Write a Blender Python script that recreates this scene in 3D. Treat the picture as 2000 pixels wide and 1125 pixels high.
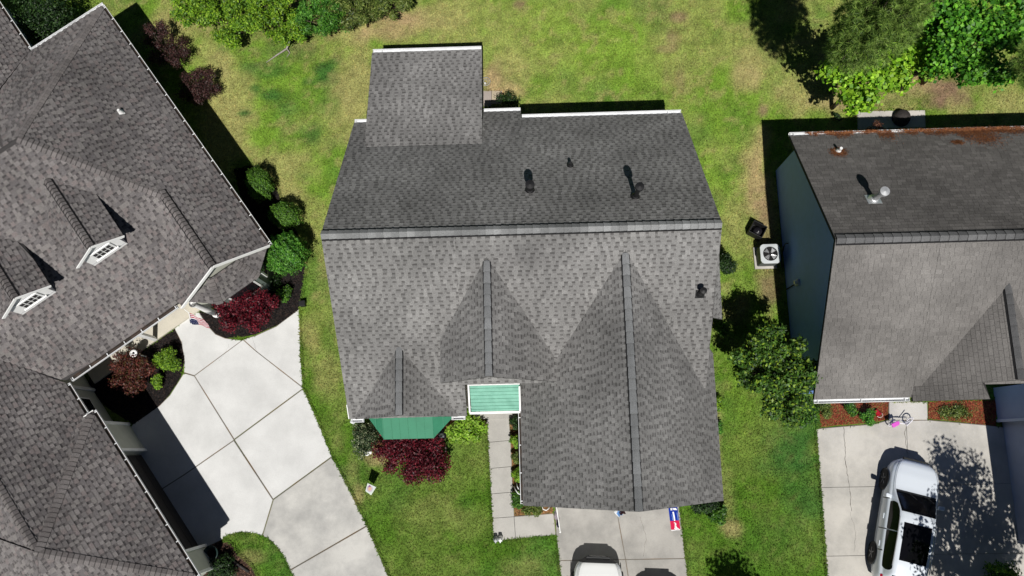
import bpy, math, random
import numpy as np
from mathutils import Matrix, Vector

for _o in list(bpy.data.objects):
    bpy.data.objects.remove(_o)
SC = bpy.context.scene
COL = SC.collection
rnd = random.Random(7)
rng = np.random.default_rng(7)

# ------------------------------------------------------------------ camera
F_PX, NADIR_X, NADIR_Y, CAM_H = 1596.75, 1025.9, 878.15, 30.0
def _axes():
    d = np.array([NADIR_X - 1000, -(NADIR_Y - 562.5), -F_PX]); d /= np.linalg.norm(d)
    z = -d; y = np.array([0, 1.0, 0]) - z * z[1]; y /= np.linalg.norm(y)
    return np.array([np.cross(y, z), y, z])
CAM_R = _axes()
cam_data = bpy.data.cameras.new('camera')
cam_data.sensor_width = 36.0
cam_data.lens = F_PX / 2000 * 36.0
cam_data.clip_end = 1000
cam = bpy.data.objects.new('camera', cam_data)
COL.objects.link(cam)
cam.matrix_world = Matrix.Translation((0, 0, CAM_H)) @ Matrix(CAM_R.tolist()).to_4x4()
SC.camera = cam

# ------------------------------------------------------------------ sky, sun, exposure
LIGHT = Vector((-0.042, 0.592, -1.0)).normalized()          # the way the sunlight travels
SUN_EL = math.asin(-LIGHT.z)
SUN_AZ = math.atan2(-LIGHT.x, -LIGHT.y)                      # clockwise from +Y
world = bpy.data.worlds.new('World'); SC.world = world; world.use_nodes = True
_nt = world.node_tree; _bg = _nt.nodes['Background']
_sky = _nt.nodes.new('ShaderNodeTexSky'); _sky.sky_type = 'NISHITA'; _sky.sun_disc = False
_sky.air_density = 0.32; _sky.dust_density = 0.1; _sky.sun_elevation = SUN_EL; _sky.sun_rotation = SUN_AZ
_nt.links.new(_sky.outputs[0], _bg.inputs[0]); _bg.inputs[1].default_value = 0.05
_sd = bpy.data.lights.new('sun', 'SUN'); _sd.energy = 5.0; _sd.angle = math.radians(0.55); _sd.color = (1.0, 0.972, 0.925)
sun = bpy.data.objects.new('sun', _sd); COL.objects.link(sun)
sun.rotation_euler = LIGHT.to_track_quat('-Z', 'Y').to_euler(); sun.location = (2, -14, 26)
SC.view_settings.view_transform = 'Standard'; SC.view_settings.look = 'None'
SC.view_settings.exposure = -0.1; SC.view_settings.gamma = 1.0; SC.view_settings.use_curve_mapping = False
SC.cycles.max_bounces = 6; SC.cycles.transparent_max_bounces = 8

# ------------------------------------------------------------------ survey helpers
def at(px, py, z=0.0):
    """point of the place at height z that was sighted at photo position (px, py)"""
    v = CAM_R @ np.array([px - 1000, -(py - 562.5), -F_PX]); t = (z - CAM_H) / v[2]
    return Vector((v[0] * t, v[1] * t, z))
def frame(ang):
    c, s = math.cos(ang), math.sin(ang)
    def f(x, y, z=0.0): return Vector((c * x - s * y, s * x + c * y, z))
    return f
MAIN_A, LEFT_A, RIGHT_A = 0.0277, -0.931, 0.0263
MN, LF, RT = frame(MAIN_A), frame(LEFT_A), frame(RIGHT_A)

_T = rng.random((256, 256))
def vnoise(x, y, s, off=0.0):
    a = .61 + off * .37; x, y = np.asarray(x) * math.cos(a) - np.asarray(y) * math.sin(a), np.asarray(x) * math.sin(a) + np.asarray(y) * math.cos(a)
    x, y = x + .33 * s * np.sin(y / s * 1.9 + 2.3 * np.sin(x / s * .7)), y + .33 * s * np.sin(x / s * 1.7 + 1.9 * np.sin(y / s * .8))
    x = x / s + 100.37 + off; y = y / s + 71.13 + off * 1.7
    xi = np.floor(x).astype(int); yi = np.floor(y).astype(int); fx = x - xi; fy = y - yi
    fx = fx * fx * (3 - 2 * fx); fy = fy * fy * (3 - 2 * fy)
    g = lambda i, j: _T[i % 256, j % 256]
    return (g(xi, yi) * (1 - fx) + g(xi + 1, yi) * fx) * (1 - fy) + (g(xi, yi + 1) * (1 - fx) + g(xi + 1, yi + 1) * fx) * fy
def fbm(x, y, s, off=0.0, n=4):
    r = 0; a = 1; t = 0
    for i in range(n):
        r = r + a * vnoise(x, y, s / 2 ** i, off + i * 13.7); t += a; a *= 0.55
    return r / t
def inside(poly, x, y):
    r = np.zeros(x.shape, bool); n = len(poly)
    for i in range(n):
        x1, y1 = poly[i][0], poly[i][1]; x2, y2 = poly[(i + 1) % n][0], poly[(i + 1) % n][1]
        if y1 == y2: continue
        c = ((y1 > y) != (y2 > y)) & (x < (x2 - x1) * (y - y1) / (y2 - y1) + x1)
        r ^= c
    return r
def srgb(r, g, b):
    f = lambda c: c / 12.92 if c <= 0.04045 else ((c + 0.055) / 1.055) ** 2.4
    return (f(r / 255), f(g / 255), f(b / 255))

# ------------------------------------------------------------------ materials
MATS = {}
def mat(name, color=(0.5, 0.5, 0.5), rough=0.8, tint=False, mottle=0.0, mottle_scale=3.0, grain=0.0, grain_scale=60.0,
        bump=0.0, bump_scale=40.0, metallic=0.0, spec=0.3, translucent=0.0, color2=None, coat=0.0, wave=None, trans=0.0, second=None):
    if name in MATS: return MATS[name]
    m = bpy.data.materials.new(name); m.use_nodes = True; MATS[name] = m
    nt = m.node_tree; N = nt.nodes; Lk = nt.links; bs = N['Principled BSDF']; out = N['Material Output']
    bs.inputs['Roughness'].default_value = rough; bs.inputs['Metallic'].default_value = metallic
    bs.inputs['Specular IOR Level'].default_value = spec
    if coat: bs.inputs['Coat Weight'].default_value = coat; bs.inputs['Coat Roughness'].default_value = 0.04
    if trans: bs.inputs['Transmission Weight'].default_value = trans
    geo = N.new('ShaderNodeNewGeometry')
    if tint:
        a = N.new('ShaderNodeAttribute'); a.attribute_name = 'tint'; col = a.outputs['Color']
    else:
        c = N.new('ShaderNodeRGB'); c.outputs[0].default_value = (*color, 1); col = c.outputs[0]
    def noise(scale, detail, rough_=0.6):
        t = N.new('ShaderNodeTexNoise'); t.inputs['Scale'].default_value = scale; t.inputs['Detail'].default_value = detail
        t.inputs['Roughness'].default_value = rough_
        Lk.new(geo.outputs['Position'], t.inputs['Vector']); return t
    if color2 is not None:
        t = noise(mottle_scale, 6, 0.65); r = N.new('ShaderNodeMapRange')
        r.inputs[1].default_value = 0.42; r.inputs[2].default_value = 0.62; Lk.new(t.outputs[0], r.inputs[0])
        mx = N.new('ShaderNodeMix'); mx.data_type = 'RGBA'; Lk.new(r.outputs[0], mx.inputs[0]); Lk.new(col, mx.inputs[6])
        mx.inputs[7].default_value = (*color2, 1); col = mx.outputs[2]
    for amp, sc, det in ((mottle, mottle_scale, 5), (grain, grain_scale, 2)):
        if amp:
            t = noise(sc * (1.37 if color2 is not None else 1), det); r = N.new('ShaderNodeMapRange')
            r.inputs[1].default_value = 0.3; r.inputs[2].default_value = 0.7
            r.inputs[3].default_value = 1 - amp; r.inputs[4].default_value = 1 + amp
            Lk.new(t.outputs[0], r.inputs[0])
            mx = N.new('ShaderNodeMix'); mx.data_type = 'RGBA'; mx.blend_type = 'MULTIPLY'; mx.inputs[0].default_value = 1
            Lk.new(col, mx.inputs[6]); Lk.new(r.outputs[0], mx.inputs[7]); col = mx.outputs[2]
    Lk.new(col, bs.inputs['Base Color'])
    hgt = None
    if wave:
        w = N.new('ShaderNodeTexWave'); w.bands_direction = wave[0]; w.wave_profile = 'SAW'; w.inputs['Scale'].default_value = wave[1]
        Lk.new(geo.outputs['Position'], w.inputs['Vector']); hgt = w.outputs[1]
    if bump:
        if hgt is None: hgt = noise(bump_scale, 4).outputs[0]
        b = N.new('ShaderNodeBump'); b.inputs['Strength'].default_value = bump; b.inputs['Distance'].default_value = 0.02
        Lk.new(hgt, b.inputs['Height']); Lk.new(b.outputs[0], bs.inputs['Normal'])
    if translucent:
        tr = N.new('ShaderNodeBsdfTranslucent'); mxs = N.new('ShaderNodeMixShader'); mxs.inputs[0].default_value = translucent
        Lk.new(col, tr.inputs[0]); Lk.new(bs.outputs[0], mxs.inputs[1]); Lk.new(tr.outputs[0], mxs.inputs[2])
        Lk.new(mxs.outputs[0], out.inputs[0])
    return m

SHINGLE = mat('asphalt_shingle', tint=True, rough=0.92, mottle=0.26, mottle_scale=0.45, grain=0.24, grain_scale=38, bump=0.25, bump_scale=90, spec=0.15)
SHINGLE.node_tree.nodes['Principled BSDF'].inputs['Diffuse Roughness'].default_value = 0.1
DECK = mat('roof_felt', srgb(62, 60, 60), 0.95)
WHITE = mat('white_trim_paint', (0.87, 0.87, 0.86), 0.5, mottle=0.05, mottle_scale=2)
ALU = mat('white_gutter', (0.72, 0.73, 0.74), 0.45, mottle=0.12, mottle_scale=1.6)
FELT = mat('ridge_vent_black', (0.012, 0.012, 0.013), 0.9)
BLACK = mat('black_plastic', (0.012, 0.012, 0.013), 0.55, mottle=0.2, mottle_scale=6)
RUBBER = mat('tyre_rubber', (0.018, 0.018, 0.019), 0.85)
GLASS = mat('dark_glass', (0.012, 0.014, 0.016), 0.06, spec=0.6)
GREENMETAL = mat('green_metal_roofing', srgb(56, 124, 95), 0.45, mottle=0.10, mottle_scale=1.8, spec=0.4)
MINTMETAL = mat('pale_green_metal_roofing', srgb(118, 174, 154), 0.45, color2=srgb(102, 158, 138), mottle=0.06, mottle_scale=2.5, spec=0.4)
CREAM = mat('cream_stucco', (0.52, 0.53, 0.46), 0.8, mottle=0.06)
BLUESIDE = mat('blue_siding', (.24, .40, .92), 0.6, bump=0.6, wave=('Z', 2.6), mottle=0.05)
GREYSIDE = mat('beige_siding', (0.5, 0.48, 0.43), 0.7, bump=0.5, wave=('Z', 2.6))
BARK = mat('bark', (0.10, 0.075, 0.055), 0.95, mottle=0.4, mottle_scale=14)
GREYBARK = mat('grey_bark', (0.30, 0.27, 0.25), 0.9, mottle=0.3, mottle_scale=14)
LEAF = mat('leaf', tint=True, rough=0.5, translucent=0.28, spec=0.35)
WAXLEAF = mat('glossy_leaf', tint=True, rough=0.33, translucent=0.2, spec=0.5)
GRASS = mat('grass_blade', tint=True, rough=0.75, translucent=0.18, spec=0.15)
STEEL = mat('galvanised_steel', (0.62, 0.63, 0.64), 0.4, metallic=0.6, mottle=0.15, mottle_scale=8)

# ------------------------------------------------------------------ object helpers
def tag(o, label=None, cat=None, group=None, kind=None):
    if label: o['label'] = label
    if cat: o['category'] = cat
    if group: o['group'] = group
    if kind: o['kind'] = kind
    return o
def adopt(o, parent):
    if parent is not None:
        o.parent = parent; o.matrix_parent_inverse = parent['_m'] if False else PINV[parent.name]
    return o
PINV = {}
def thing(name, label, cat, loc, rz=0.0, group=None):
    o = bpy.data.objects.new(name, None); COL.objects.link(o); o.empty_display_size = 0.2
    o.location = loc; o.rotation_euler = (0, 0, rz)
    PINV[o.name] = (Matrix.Translation(loc) @ Matrix.Rotation(rz, 4, 'Z')).inverted()
    return tag(o, label, cat, group)
def link_mesh(name, me, material, parent=None, local=False):
    o = bpy.data.objects.new(name, me); COL.objects.link(o)
    if material is not None and not me.materials: me.materials.append(material)
    if parent is not None:
        o.parent = parent
        if not local and parent.name in PINV: o.matrix_parent_inverse = PINV[parent.name]
    return o
def as_parent(o):
    """a mesh whose geometry is in world coordinates may take sub-parts given in world coordinates too"""
    return o

class MB:
    def __init__(s): s.v = []; s.f = []; s.t = []; s.m = []
    def face(s, pts, tint=None, mi=0):
        i = len(s.v); s.v += [tuple(p) for p in pts]; s.f.append(tuple(range(i, i + len(pts)))); s.t.append(tint or (1, 1, 1)); s.m.append(mi)
    def hexa(s, b, t, tint=None, mi=0):
        """closed prism between two outlines (counter-clockwise seen from outside the top)"""
        n = len(b); i = len(s.v); s.v += [tuple(p) for p in b] + [tuple(p) for p in t]
        fs = [tuple(range(i + n, i + 2 * n)), tuple(range(i + n - 1, i - 1, -1))]
        fs += [(i + k, i + (k + 1) % n, i + n + (k + 1) % n, i + n + k) for k in range(n)]
        s.f += fs; s.t += [tint or (1, 1, 1)] * len(fs); s.m += [mi] * len(fs)
    def box(s, c, d, rz=0.0, tint=None, mi=0, M=None):
        cx, cy, cz = c; hx, hy, hz = d[0] / 2, d[1] / 2, d[2] / 2; ca, sa = math.cos(rz), math.sin(rz)
        q = [(-hx, -hy), (hx, -hy), (hx, hy), (-hx, hy)]
        b = [Vector((cx + x * ca - y * sa, cy + x * sa + y * ca, cz - hz)) for x, y in q]
        t = [Vector((p.x, p.y, cz + hz)) for p in b]
        if M is not None: b = [M @ p for p in b]; t = [M @ p for p in t]
        s.hexa(b, t, tint, mi)
    def bar(s, p, q, w, h, up=Vector((0, 0, 1)), tint=None, mi=0):
        """board from p to q, w across, h along up, centred on the line"""
        p = Vector(p); q = Vector(q); d = (q - p).normalized(); side = d.cross(up)
        if side.length < 1e-5: side = d.cross(Vector((1, 0, 0)))
        side.normalize(); u = side.cross(d).normalized()
        c = [(-1, -1), (1, -1), (1, 1), (-1, 1)]
        a = [p + side * (w / 2 * x) + u * (h / 2 * y) for x, y in c]; b = [z + (q - p) for z in a]
        s.hexa(b, a, tint, mi) if False else s.hexa([*reversed(a)], [*reversed(b)], tint, mi)
    def tube(s, pts, rad, n=8, tint=None, cap=True, mi=0):
        pts = [Vector(p) for p in pts]; rings = []
        if not hasattr(rad, '__len__'): rad = [rad] * len(pts)
        ref = Vector((0.31, 0.17, 0.93))
        for k, p in enumerate(pts):
            d = (pts[min(k + 1, len(pts) - 1)] - pts[max(k - 1, 0)]).normalized()
            a = d.cross(ref)
            if a.length < 1e-3: a = d.cross(Vector((1, 0, 0)))
            a.normalize(); b = d.cross(a).normalized(); i = len(s.v)
            s.v += [tuple(p + (a * math.cos(2 * math.pi * j / n) + b * math.sin(2 * math.pi * j / n)) * rad[k]) for j in range(n)]
            rings.append(i)
        for k in range(len(pts) - 1):
            for j in range(n):
                s.f.append((rings[k] + j, rings[k] + (j + 1) % n, rings[k + 1] + (j + 1) % n, rings[k + 1] + j)); s.t.append(tint or (1, 1, 1)); s.m.append(mi)
        if cap:
            s.f.append(tuple(rings[0] + j for j in range(n - 1, -1, -1))); s.f.append(tuple(rings[-1] + j for j in range(n)))
            s.t += [tint or (1, 1, 1)] * 2; s.m += [mi] * 2
    def lathe(s, prof, c=(0, 0, 0), n=20, tint=None, M=None, mi=0):
        c = Vector(c); i0 = len(s.v)
        for r, z in prof:
            for j in range(n):
                p = Vector((r * math.cos(2 * math.pi * j / n), r * math.sin(2 * math.pi * j / n), z))
                if M is not None: p = M @ p
                s.v.append(tuple(p + c))
        for k in range(len(prof) - 1):
            for j in range(n):
                s.f.append((i0 + k * n + j, i0 + k * n + (j + 1) % n, i0 + (k + 1) * n + (j + 1) % n, i0 + (k + 1) * n + j)); s.t.append(tint or (1, 1, 1)); s.m.append(mi)
    def mesh(s, name, tint=False, smooth=False):
        me = bpy.data.meshes.new(name); me.from_pydata(s.v, [], s.f)
        if tint:
            a = me.attributes.new('tint', 'FLOAT_COLOR', 'FACE')
            a.data.foreach_set('color', np.array([(*t, 1.0) for t in s.t], np.float32).ravel())
        if any(s.m): me.polygons.foreach_set('material_index', s.m)
        if smooth: me.polygons.foreach_set('use_smooth', [True] * len(me.polygons))
        me.update(); return me
    def build(s, name, material, parent=None, tint=False, smooth=False, local=False):
        return link_mesh(name, s.mesh(name, tint, smooth), material, parent, local)

def mesh_np(name, verts, faces, tint=None, smooth=False):
    """verts (n,3), faces (m,k) arrays to a mesh"""
    me = bpy.data.meshes.new(name); m, k = faces.shape
    me.vertices.add(len(verts)); me.vertices.foreach_set('co', np.asarray(verts, np.float32).ravel())
    me.loops.add(m * k); me.loops.foreach_set('vertex_index', faces.astype(np.int32).ravel())
    me.polygons.add(m); me.polygons.foreach_set('loop_start', (np.arange(m) * k).astype(np.int32))
    if smooth: me.polygons.foreach_set('use_smooth', np.ones(m, bool))
    if tint is not None:
        a = me.attributes.new('tint', 'FLOAT_COLOR', 'FACE')
        a.data.foreach_set('color', np.hstack([tint, np.ones((m, 1))]).astype(np.float32).ravel())
    me.update(); me.validate(); return me
def bevel(o, w=0.01, seg=2):
    b = o.modifiers.new('bevel', 'BEVEL'); b.width = w; b.segments = seg; b.limit_method = 'ANGLE'; return o

# ------------------------------------------------------------------ paving, beds and lawn
def P0(pts): return [at(x, y, 0.0) for x, y in pts]
def area2(p): return sum(p[i].x * p[(i + 1) % len(p)].y - p[(i + 1) % len(p)].x * p[i].y for i in range(len(p)))
def inset(p, d):
    p = [Vector((q.x, q.y, 0)) for q in p]
    if area2(p) < 0: p.reverse()
    out = []; n = len(p)
    for i in range(n):
        a, b, c = p[i - 1], p[i], p[(i + 1) % n]
        d1 = (b - a).normalized(); d2 = (c - b).normalized()
        n1 = Vector((-d1.y, d1.x, 0)); n2 = Vector((-d2.y, d2.x, 0)); m = n1 + n2
        k = d / max(0.35, 1 + n1.dot(n2)); out.append(b + m * k)
    return out
EXCLUDE = []
JOINT = mat('joint_dirt', (.24, .225, .20), 1.0, color2=(.26, .19, .13), mottle_scale=1.2)
def concrete(name, a, b, sc): return mat(name, a, 0.85, color2=b, mottle=0.07, mottle_scale=sc, grain=0.06, grain_scale=30, bump=0.12, bump_scale=55, spec=0.2)
C_WHITE = concrete('new_white_concrete', (0.62, 0.62, 0.61), (0.565, 0.565, 0.555), 0.7)
C_STAIN = concrete('stained_pale_concrete', (0.53, 0.52, 0.49), (0.37, 0.365, 0.35), 0.5)
C_GREY = concrete('grey_concrete', (0.37, 0.355, 0.33), (0.29, 0.28, 0.262), 0.9)
C_WALK = concrete('walk_concrete', (0.44, 0.425, 0.395), (0.385, 0.37, 0.345), 0.9)
C_OLD = concrete('weathered_concrete', (0.52, 0.495, 0.45), (0.38, 0.365, 0.335), 0.55)
C_PORCH = concrete('cream_porch_concrete', (0.58, 0.54, 0.45), (0.53, 0.495, 0.42), 0.9)
def slabs(name, polys, z=0.03, gap=0.005):
    allp = [P0(pl) for pl, _ in polys]
    c = sum((q for pp in allp for q in pp), Vector()) / sum(len(pp) for pp in allp); c.z = 0
    root = thing(name, None, None, c); root['kind'] = 'structure'
    for (pl, m), pts in zip(polys, allp):
        q = inset(pts, gap); mb = MB(); EXCLUDE.append([(v.x, v.y) for v in inset(pts, -0.0)])
        e = inset(pts, gap + 0.005)
        mb.hexa([v + Vector((0, 0, -0.12)) for v in q], [v + Vector((0, 0, z - 0.008)) for v in q])
        # eased top edge
        n = len(q); i = len(mb.v)
        mb.f.pop(0); mb.t.pop(0); mb.m.pop(0)
        mb.v += [(v.x, v.y, z) for v in e]; mb.f.append(tuple(range(i, i + n))); mb.t.append((1, 1, 1)); mb.m.append(0)
        for k in range(n):
            mb.f.append((n + k, n + (k + 1) % n, i + (k + 1) % n, i + k)); mb.t.append((1, 1, 1)); mb.m.append(0)
        mb.build('slab', m, root)
    mb = MB()
    for pts in allp: mb.face([v + Vector((0, 0, .02)) for v in inset(pts, -.012)])
    j = mb.build('joint_dirt', JOINT, root); j['kind'] = 'stuff'
    return root
slabs('driveway_white', [
    ([(342, 642), (368, 618), (388, 609), (400, 628), (410, 641), (421, 653), (440, 661), (458, 663.5), (474, 664), (380, 733), (360, 727), (361, 700), (355, 668)], C_WHITE),
    ([(381, 734), (475, 664), (500, 686), (592, 758), (458, 857)], C_WHITE),
    ([(476, 663), (500, 656), (540, 638), (585, 604), (586.5, 690), (592, 756), (500, 685)], C_WHITE),
    ([(360, 729), (380, 735), (457, 859), (362, 925), (312, 957), (262, 893), (238, 845), (312, 793), (333, 772), (352, 742)], C_WHITE),
    ([(459, 859), (592.5, 760), (622, 826), (648, 891), (534, 974)], C_WHITE),
    ([(457, 861), (533, 976), (512, 1046), (495, 1041), (470, 1039), (447, 1044), (431, 1055), (385, 1077), (312, 959), (362, 927)], C_WHITE),
    ([(535, 976), (649, 893), (684, 960), (716, 1026), (567, 1112), (558, 1092), (545, 1072), (530, 1056), (514, 1046)], C_STAIN),
    ([(568, 1114), (717, 1028), (758, 1124), (800, 1215), (605, 1215), (585, 1150)], C_STAIN)])
slabs('driveway_grey', [
    ([(1083, 958), (1194, 955), (1205, 1003), (1221, 1092), (1092, 1094), (1087, 1045)], C_GREY),
    ([(1195, 955), (1316, 950), (1326, 985), (1338, 1090), (1222, 1092), (1206, 1003)], C_GREY),
    ([(1092.3, 1095), (1221.3, 1093), (1240, 1215), (1103, 1215)], C_GREY),
    ([(1222.3, 1093), (1338.3, 1091), (1354, 1215), (1241, 1215)], C_GREY)])
slabs('garden_path', [
    ([(950, 806), (993, 806), (997, 860), (953, 864)], C_WALK), ([(953, 864), (997, 860), (999.5, 911), (956, 915)], C_WALK),
    ([(956, 915), (999.5, 911), (1001, 961), (959, 964.5)], C_WALK), ([(959, 964.5), (1001, 961), (1004, 1009), (961.5, 1012)], C_WALK),
    ([(961.5, 1012), (1004, 1009), (1007, 1052), (964, 1056.5)], C_WALK), ([(1004, 1009), (1081, 1003), (1085, 1045), (1007, 1052)], C_WALK)])
slabs('driveway_weathered', [
    ([(1594, 838), (1650, 833), (1705, 829), (1736, 821), (1769, 822), (1776, 949), (1603, 952)], C_OLD),
    ([(1769, 822), (1812, 821), (1860, 825), (1925, 831), (1965, 835), (1985, 944), (1776, 949)], C_OLD),
    ([(1603, 952), (1776, 949), (1783, 1083), (1613, 1086)], C_OLD), ([(1776, 949), (1985, 944), (2003, 1080), (1783, 1083)], C_OLD),
    ([(1613, 1086), (1783, 1083), (1790, 1230), (1622, 1230)], C_OLD), ([(1783, 1083), (2003, 1080), (2020, 1230), (1790, 1230)], C_OLD),
    ([(1736, 785), (1810, 785), (1811, 820), (1736, 820)], C_OLD)])
slabs('patio_slab_pale', [([(1673, 218), (1806, 216), (1807, 250), (1674, 254)], C_OLD)], z=0.05)
slabs('patio_pavers', [([(941, 178), (960, 178), (960, 210), (941, 210)], concrete('pinkish_paver', (0.36, 0.31, 0.28), (0.32, 0.28, 0.25), 1.5)),
                       ([(960, 178), (981, 178), (981, 205), (960, 205)], concrete('tan_paver', (0.44, 0.37, 0.27), (0.38, 0.33, 0.25), 1.5))])
CRACK = mat('crack_dirt', (0.06, 0.05, 0.04), 1.0)
def crack(pts, w, on='driveway_weathered'):
    """a wandering crack filled with dirt, lying in the slab surface"""
    pts = [at(x, y, 0.0335) for x, y in pts]; fine = []
    for a, b in zip(pts, pts[1:]):
        n = max(2, int((b - a).length / 0.09))
        fine += [a.lerp(b, k / n) + Vector((rnd.uniform(-.022, .022), rnd.uniform(-.012, .012), 0)) for k in range(n)]
    fine.append(pts[-1]); mb = MB()
    for a, b in zip(fine, fine[1:]):
        s = Vector((-(b - a).y, (b - a).x, 0)).normalized() * w * rnd.uniform(.5, 1.2)
        mb.face([a - s, b - s, b + s, a + s])
    return mb.build('crack', CRACK, bpy.data.objects[on])
crack([(1648, 834), (1651, 870), (1650, 890), (1656, 930), (1660, 960), (1663, 998)], 0.008)
crack([(1770, 832), (1767, 845), (1772, 885)], 0.006)
crack([(491, 657), (497, 672), (503, 689)], 0.003, 'driveway_white')
crack([(1660, 1000), (1672, 1040), (1668, 1078)], 0.003)
crack([(428, 705), (440, 690), (447, 672)], 0.002, 'driveway_white')
crack([(1250, 1010), (1262, 1050), (1256, 1088)], 0.003, 'driveway_grey')

BED_TONES = {'dark': [(30, 27, 27), (44, 38, 36), (22, 20, 20), (58, 48, 44)], 'brown': [(70, 52, 44), (95, 72, 60), (50, 38, 34), (120, 92, 76)],
             'red': [(122, 58, 40), (150, 78, 56), (95, 48, 34), (130, 96, 60), (104, 92, 48)], 'straw': [(128, 92, 60), (92, 70, 50), (150, 112, 74), (70, 74, 40)]}
def bed(name, poly, tone, dens=700, size=(0.028, 0.07)):
    pts = P0(poly); pts = inset(pts, 0.0); EXCLUDE.append([(v.x, v.y) for v in pts])
    base = [c for c in BED_TONES[tone]]; b0 = srgb(*base[0])
    mb = MB(); mb.hexa([v + Vector((0, 0, -0.05)) for v in pts], [v + Vector((0, 0, 0.012)) for v in pts])
    o = mb.build(name, mat('mulch_' + tone, b0, 0.95, color2=srgb(*base[2]), mottle=0.3, mottle_scale=6, bump=0.8, bump_scale=25)); o['kind'] = 'structure'
    X = np.array([(v.x, v.y) for v in pts]); lo, hi = X.min(0), X.max(0); n = int((hi - lo).prod() * dens)
    q = lo + rng.random((n, 2)) * (hi - lo); q = q[inside(X, q[:, 0], q[:, 1])]; n = len(q)
    a = rng.random(n) * 2 * np.pi; L = rng.uniform(*size, n); W = L * rng.uniform(.25, .5, n); tl = rng.normal(0, .3, (n, 2))
    d = np.stack([np.cos(a), np.sin(a)], 1); e = np.stack([-d[:, 1], d[:, 0]], 1); V = np.zeros((n, 4, 3))
    for k, (sx, sy) in enumerate(((-1, -1), (1, -1), (1, 1), (-1, 1))):
        V[:, k, :2] = q + d * (L * sx)[:, None] * .5 + e * (W * sy)[:, None] * .5
        V[:, k, 2] = 0.024 + rng.random(n) * .01 + L * .5 * (sx * tl[:, 0]) * .5 + W * .5 * sy * tl[:, 1] * .5
    t = np.array([srgb(*c) for c in base])[rng.integers(0, len(base), n)] * rng.uniform(.7, 1.25, (n, 1))
    c = link_mesh('mulch_chips', mesh_np('mulch_chips', V.reshape(-1, 3), np.arange(4 * n).reshape(n, 4), t), mat('mulch_chip', tint=True, rough=.95, spec=.1), o); c['kind'] = 'stuff'
    return o
bed('mulch_bed_porch', [(215, 705), (280, 684), (341, 643), (354, 668), (360, 700), (354, 735), (331, 771), (312, 792), (262, 830), (215, 800), (170, 760), (178, 725)], 'dark')
bed('mulch_bed_maple', [(389, 609), (401, 628), (411, 640), (422, 652), (440, 660), (470, 659), (500, 653), (540, 636), (575, 613), (585, 602), (592, 566), (597, 525), (592, 480), (575, 440), (553, 400), (535, 350), (505, 322), (455, 330), (480, 420), (520, 480), (505, 540), (430, 600)], 'dark')
bed('mulch_bed_island', [(404, 1068), (432, 1056), (452, 1062), (468, 1086), (492, 1106), (503, 1126), (510, 1215), (395, 1215), (395, 1115)], 'brown')
bed('mulch_bed_path', [(995, 806), (1018, 800), (1026, 975), (1080, 984), (1080, 1002), (1005, 1007), (1001, 930)], 'straw')
bed('mulch_bed_bay', [(700, 826), (905, 815), (948, 812), (950, 830), (905, 850), (860, 858), (835, 880), (755, 885), (705, 870), (690, 842)], 'straw')
bed('mulch_bed_red', [(1596, 782), (1735, 782), (1734, 819), (1700, 826), (1650, 829), (1602, 834)], 'red', 900)
bed('mulch_bed_red_weedy', [(1813, 783), (1945, 780), (1945, 833), (1880, 824), (1813, 818)], 'red', 900)

# lawn colours (what grows or lies where), then one sheet to the horizon and the blades on it
HOUSE_FOOT = [[(MN(*q).x, MN(*q).y) for q in ((-5.4, 1.5), (-1.9, 1.5), (-1.9, 2.4), (0.2, 2.4), (0.2, -1.4), (6.0, -1.4), (6.0, 3.0), (5.6, 3.0), (5.6, 11.2), (-1.5, 11.2), (-1.5, 13.9), (-4.9, 13.9), (-4.9, 11.2), (-5.4, 11.2))],
              [(LF(*q).x, LF(*q).y) for q in ((-21.8, -3.3), (-11.3, -3.3), (-11.3, -6.4), (-12.4, -6.5), (-12.4, -11.1), (-3.4, -11.1), (-3.4, -20), (-26, -20), (-26, -6.3), (-21.8, -6.3))],
              [(RT(*q).x, RT(*q).y) for q in ((9.9, 1.8), (17, 1.8), (17, -3.6), (24, -3.6), (24, 10.2), (9.9, 10.2))]]
G_GREEN, G_DEEP, G_DRY, G_SOIL, G_LIME = srgb(106, 137, 47), srgb(55, 97, 41), srgb(150, 145, 92), srgb(130, 106, 86), srgb(122, 147, 58)
G_FRONT, G_STRAW = srgb(73, 107, 30), srgb(162, 140, 104)
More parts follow.
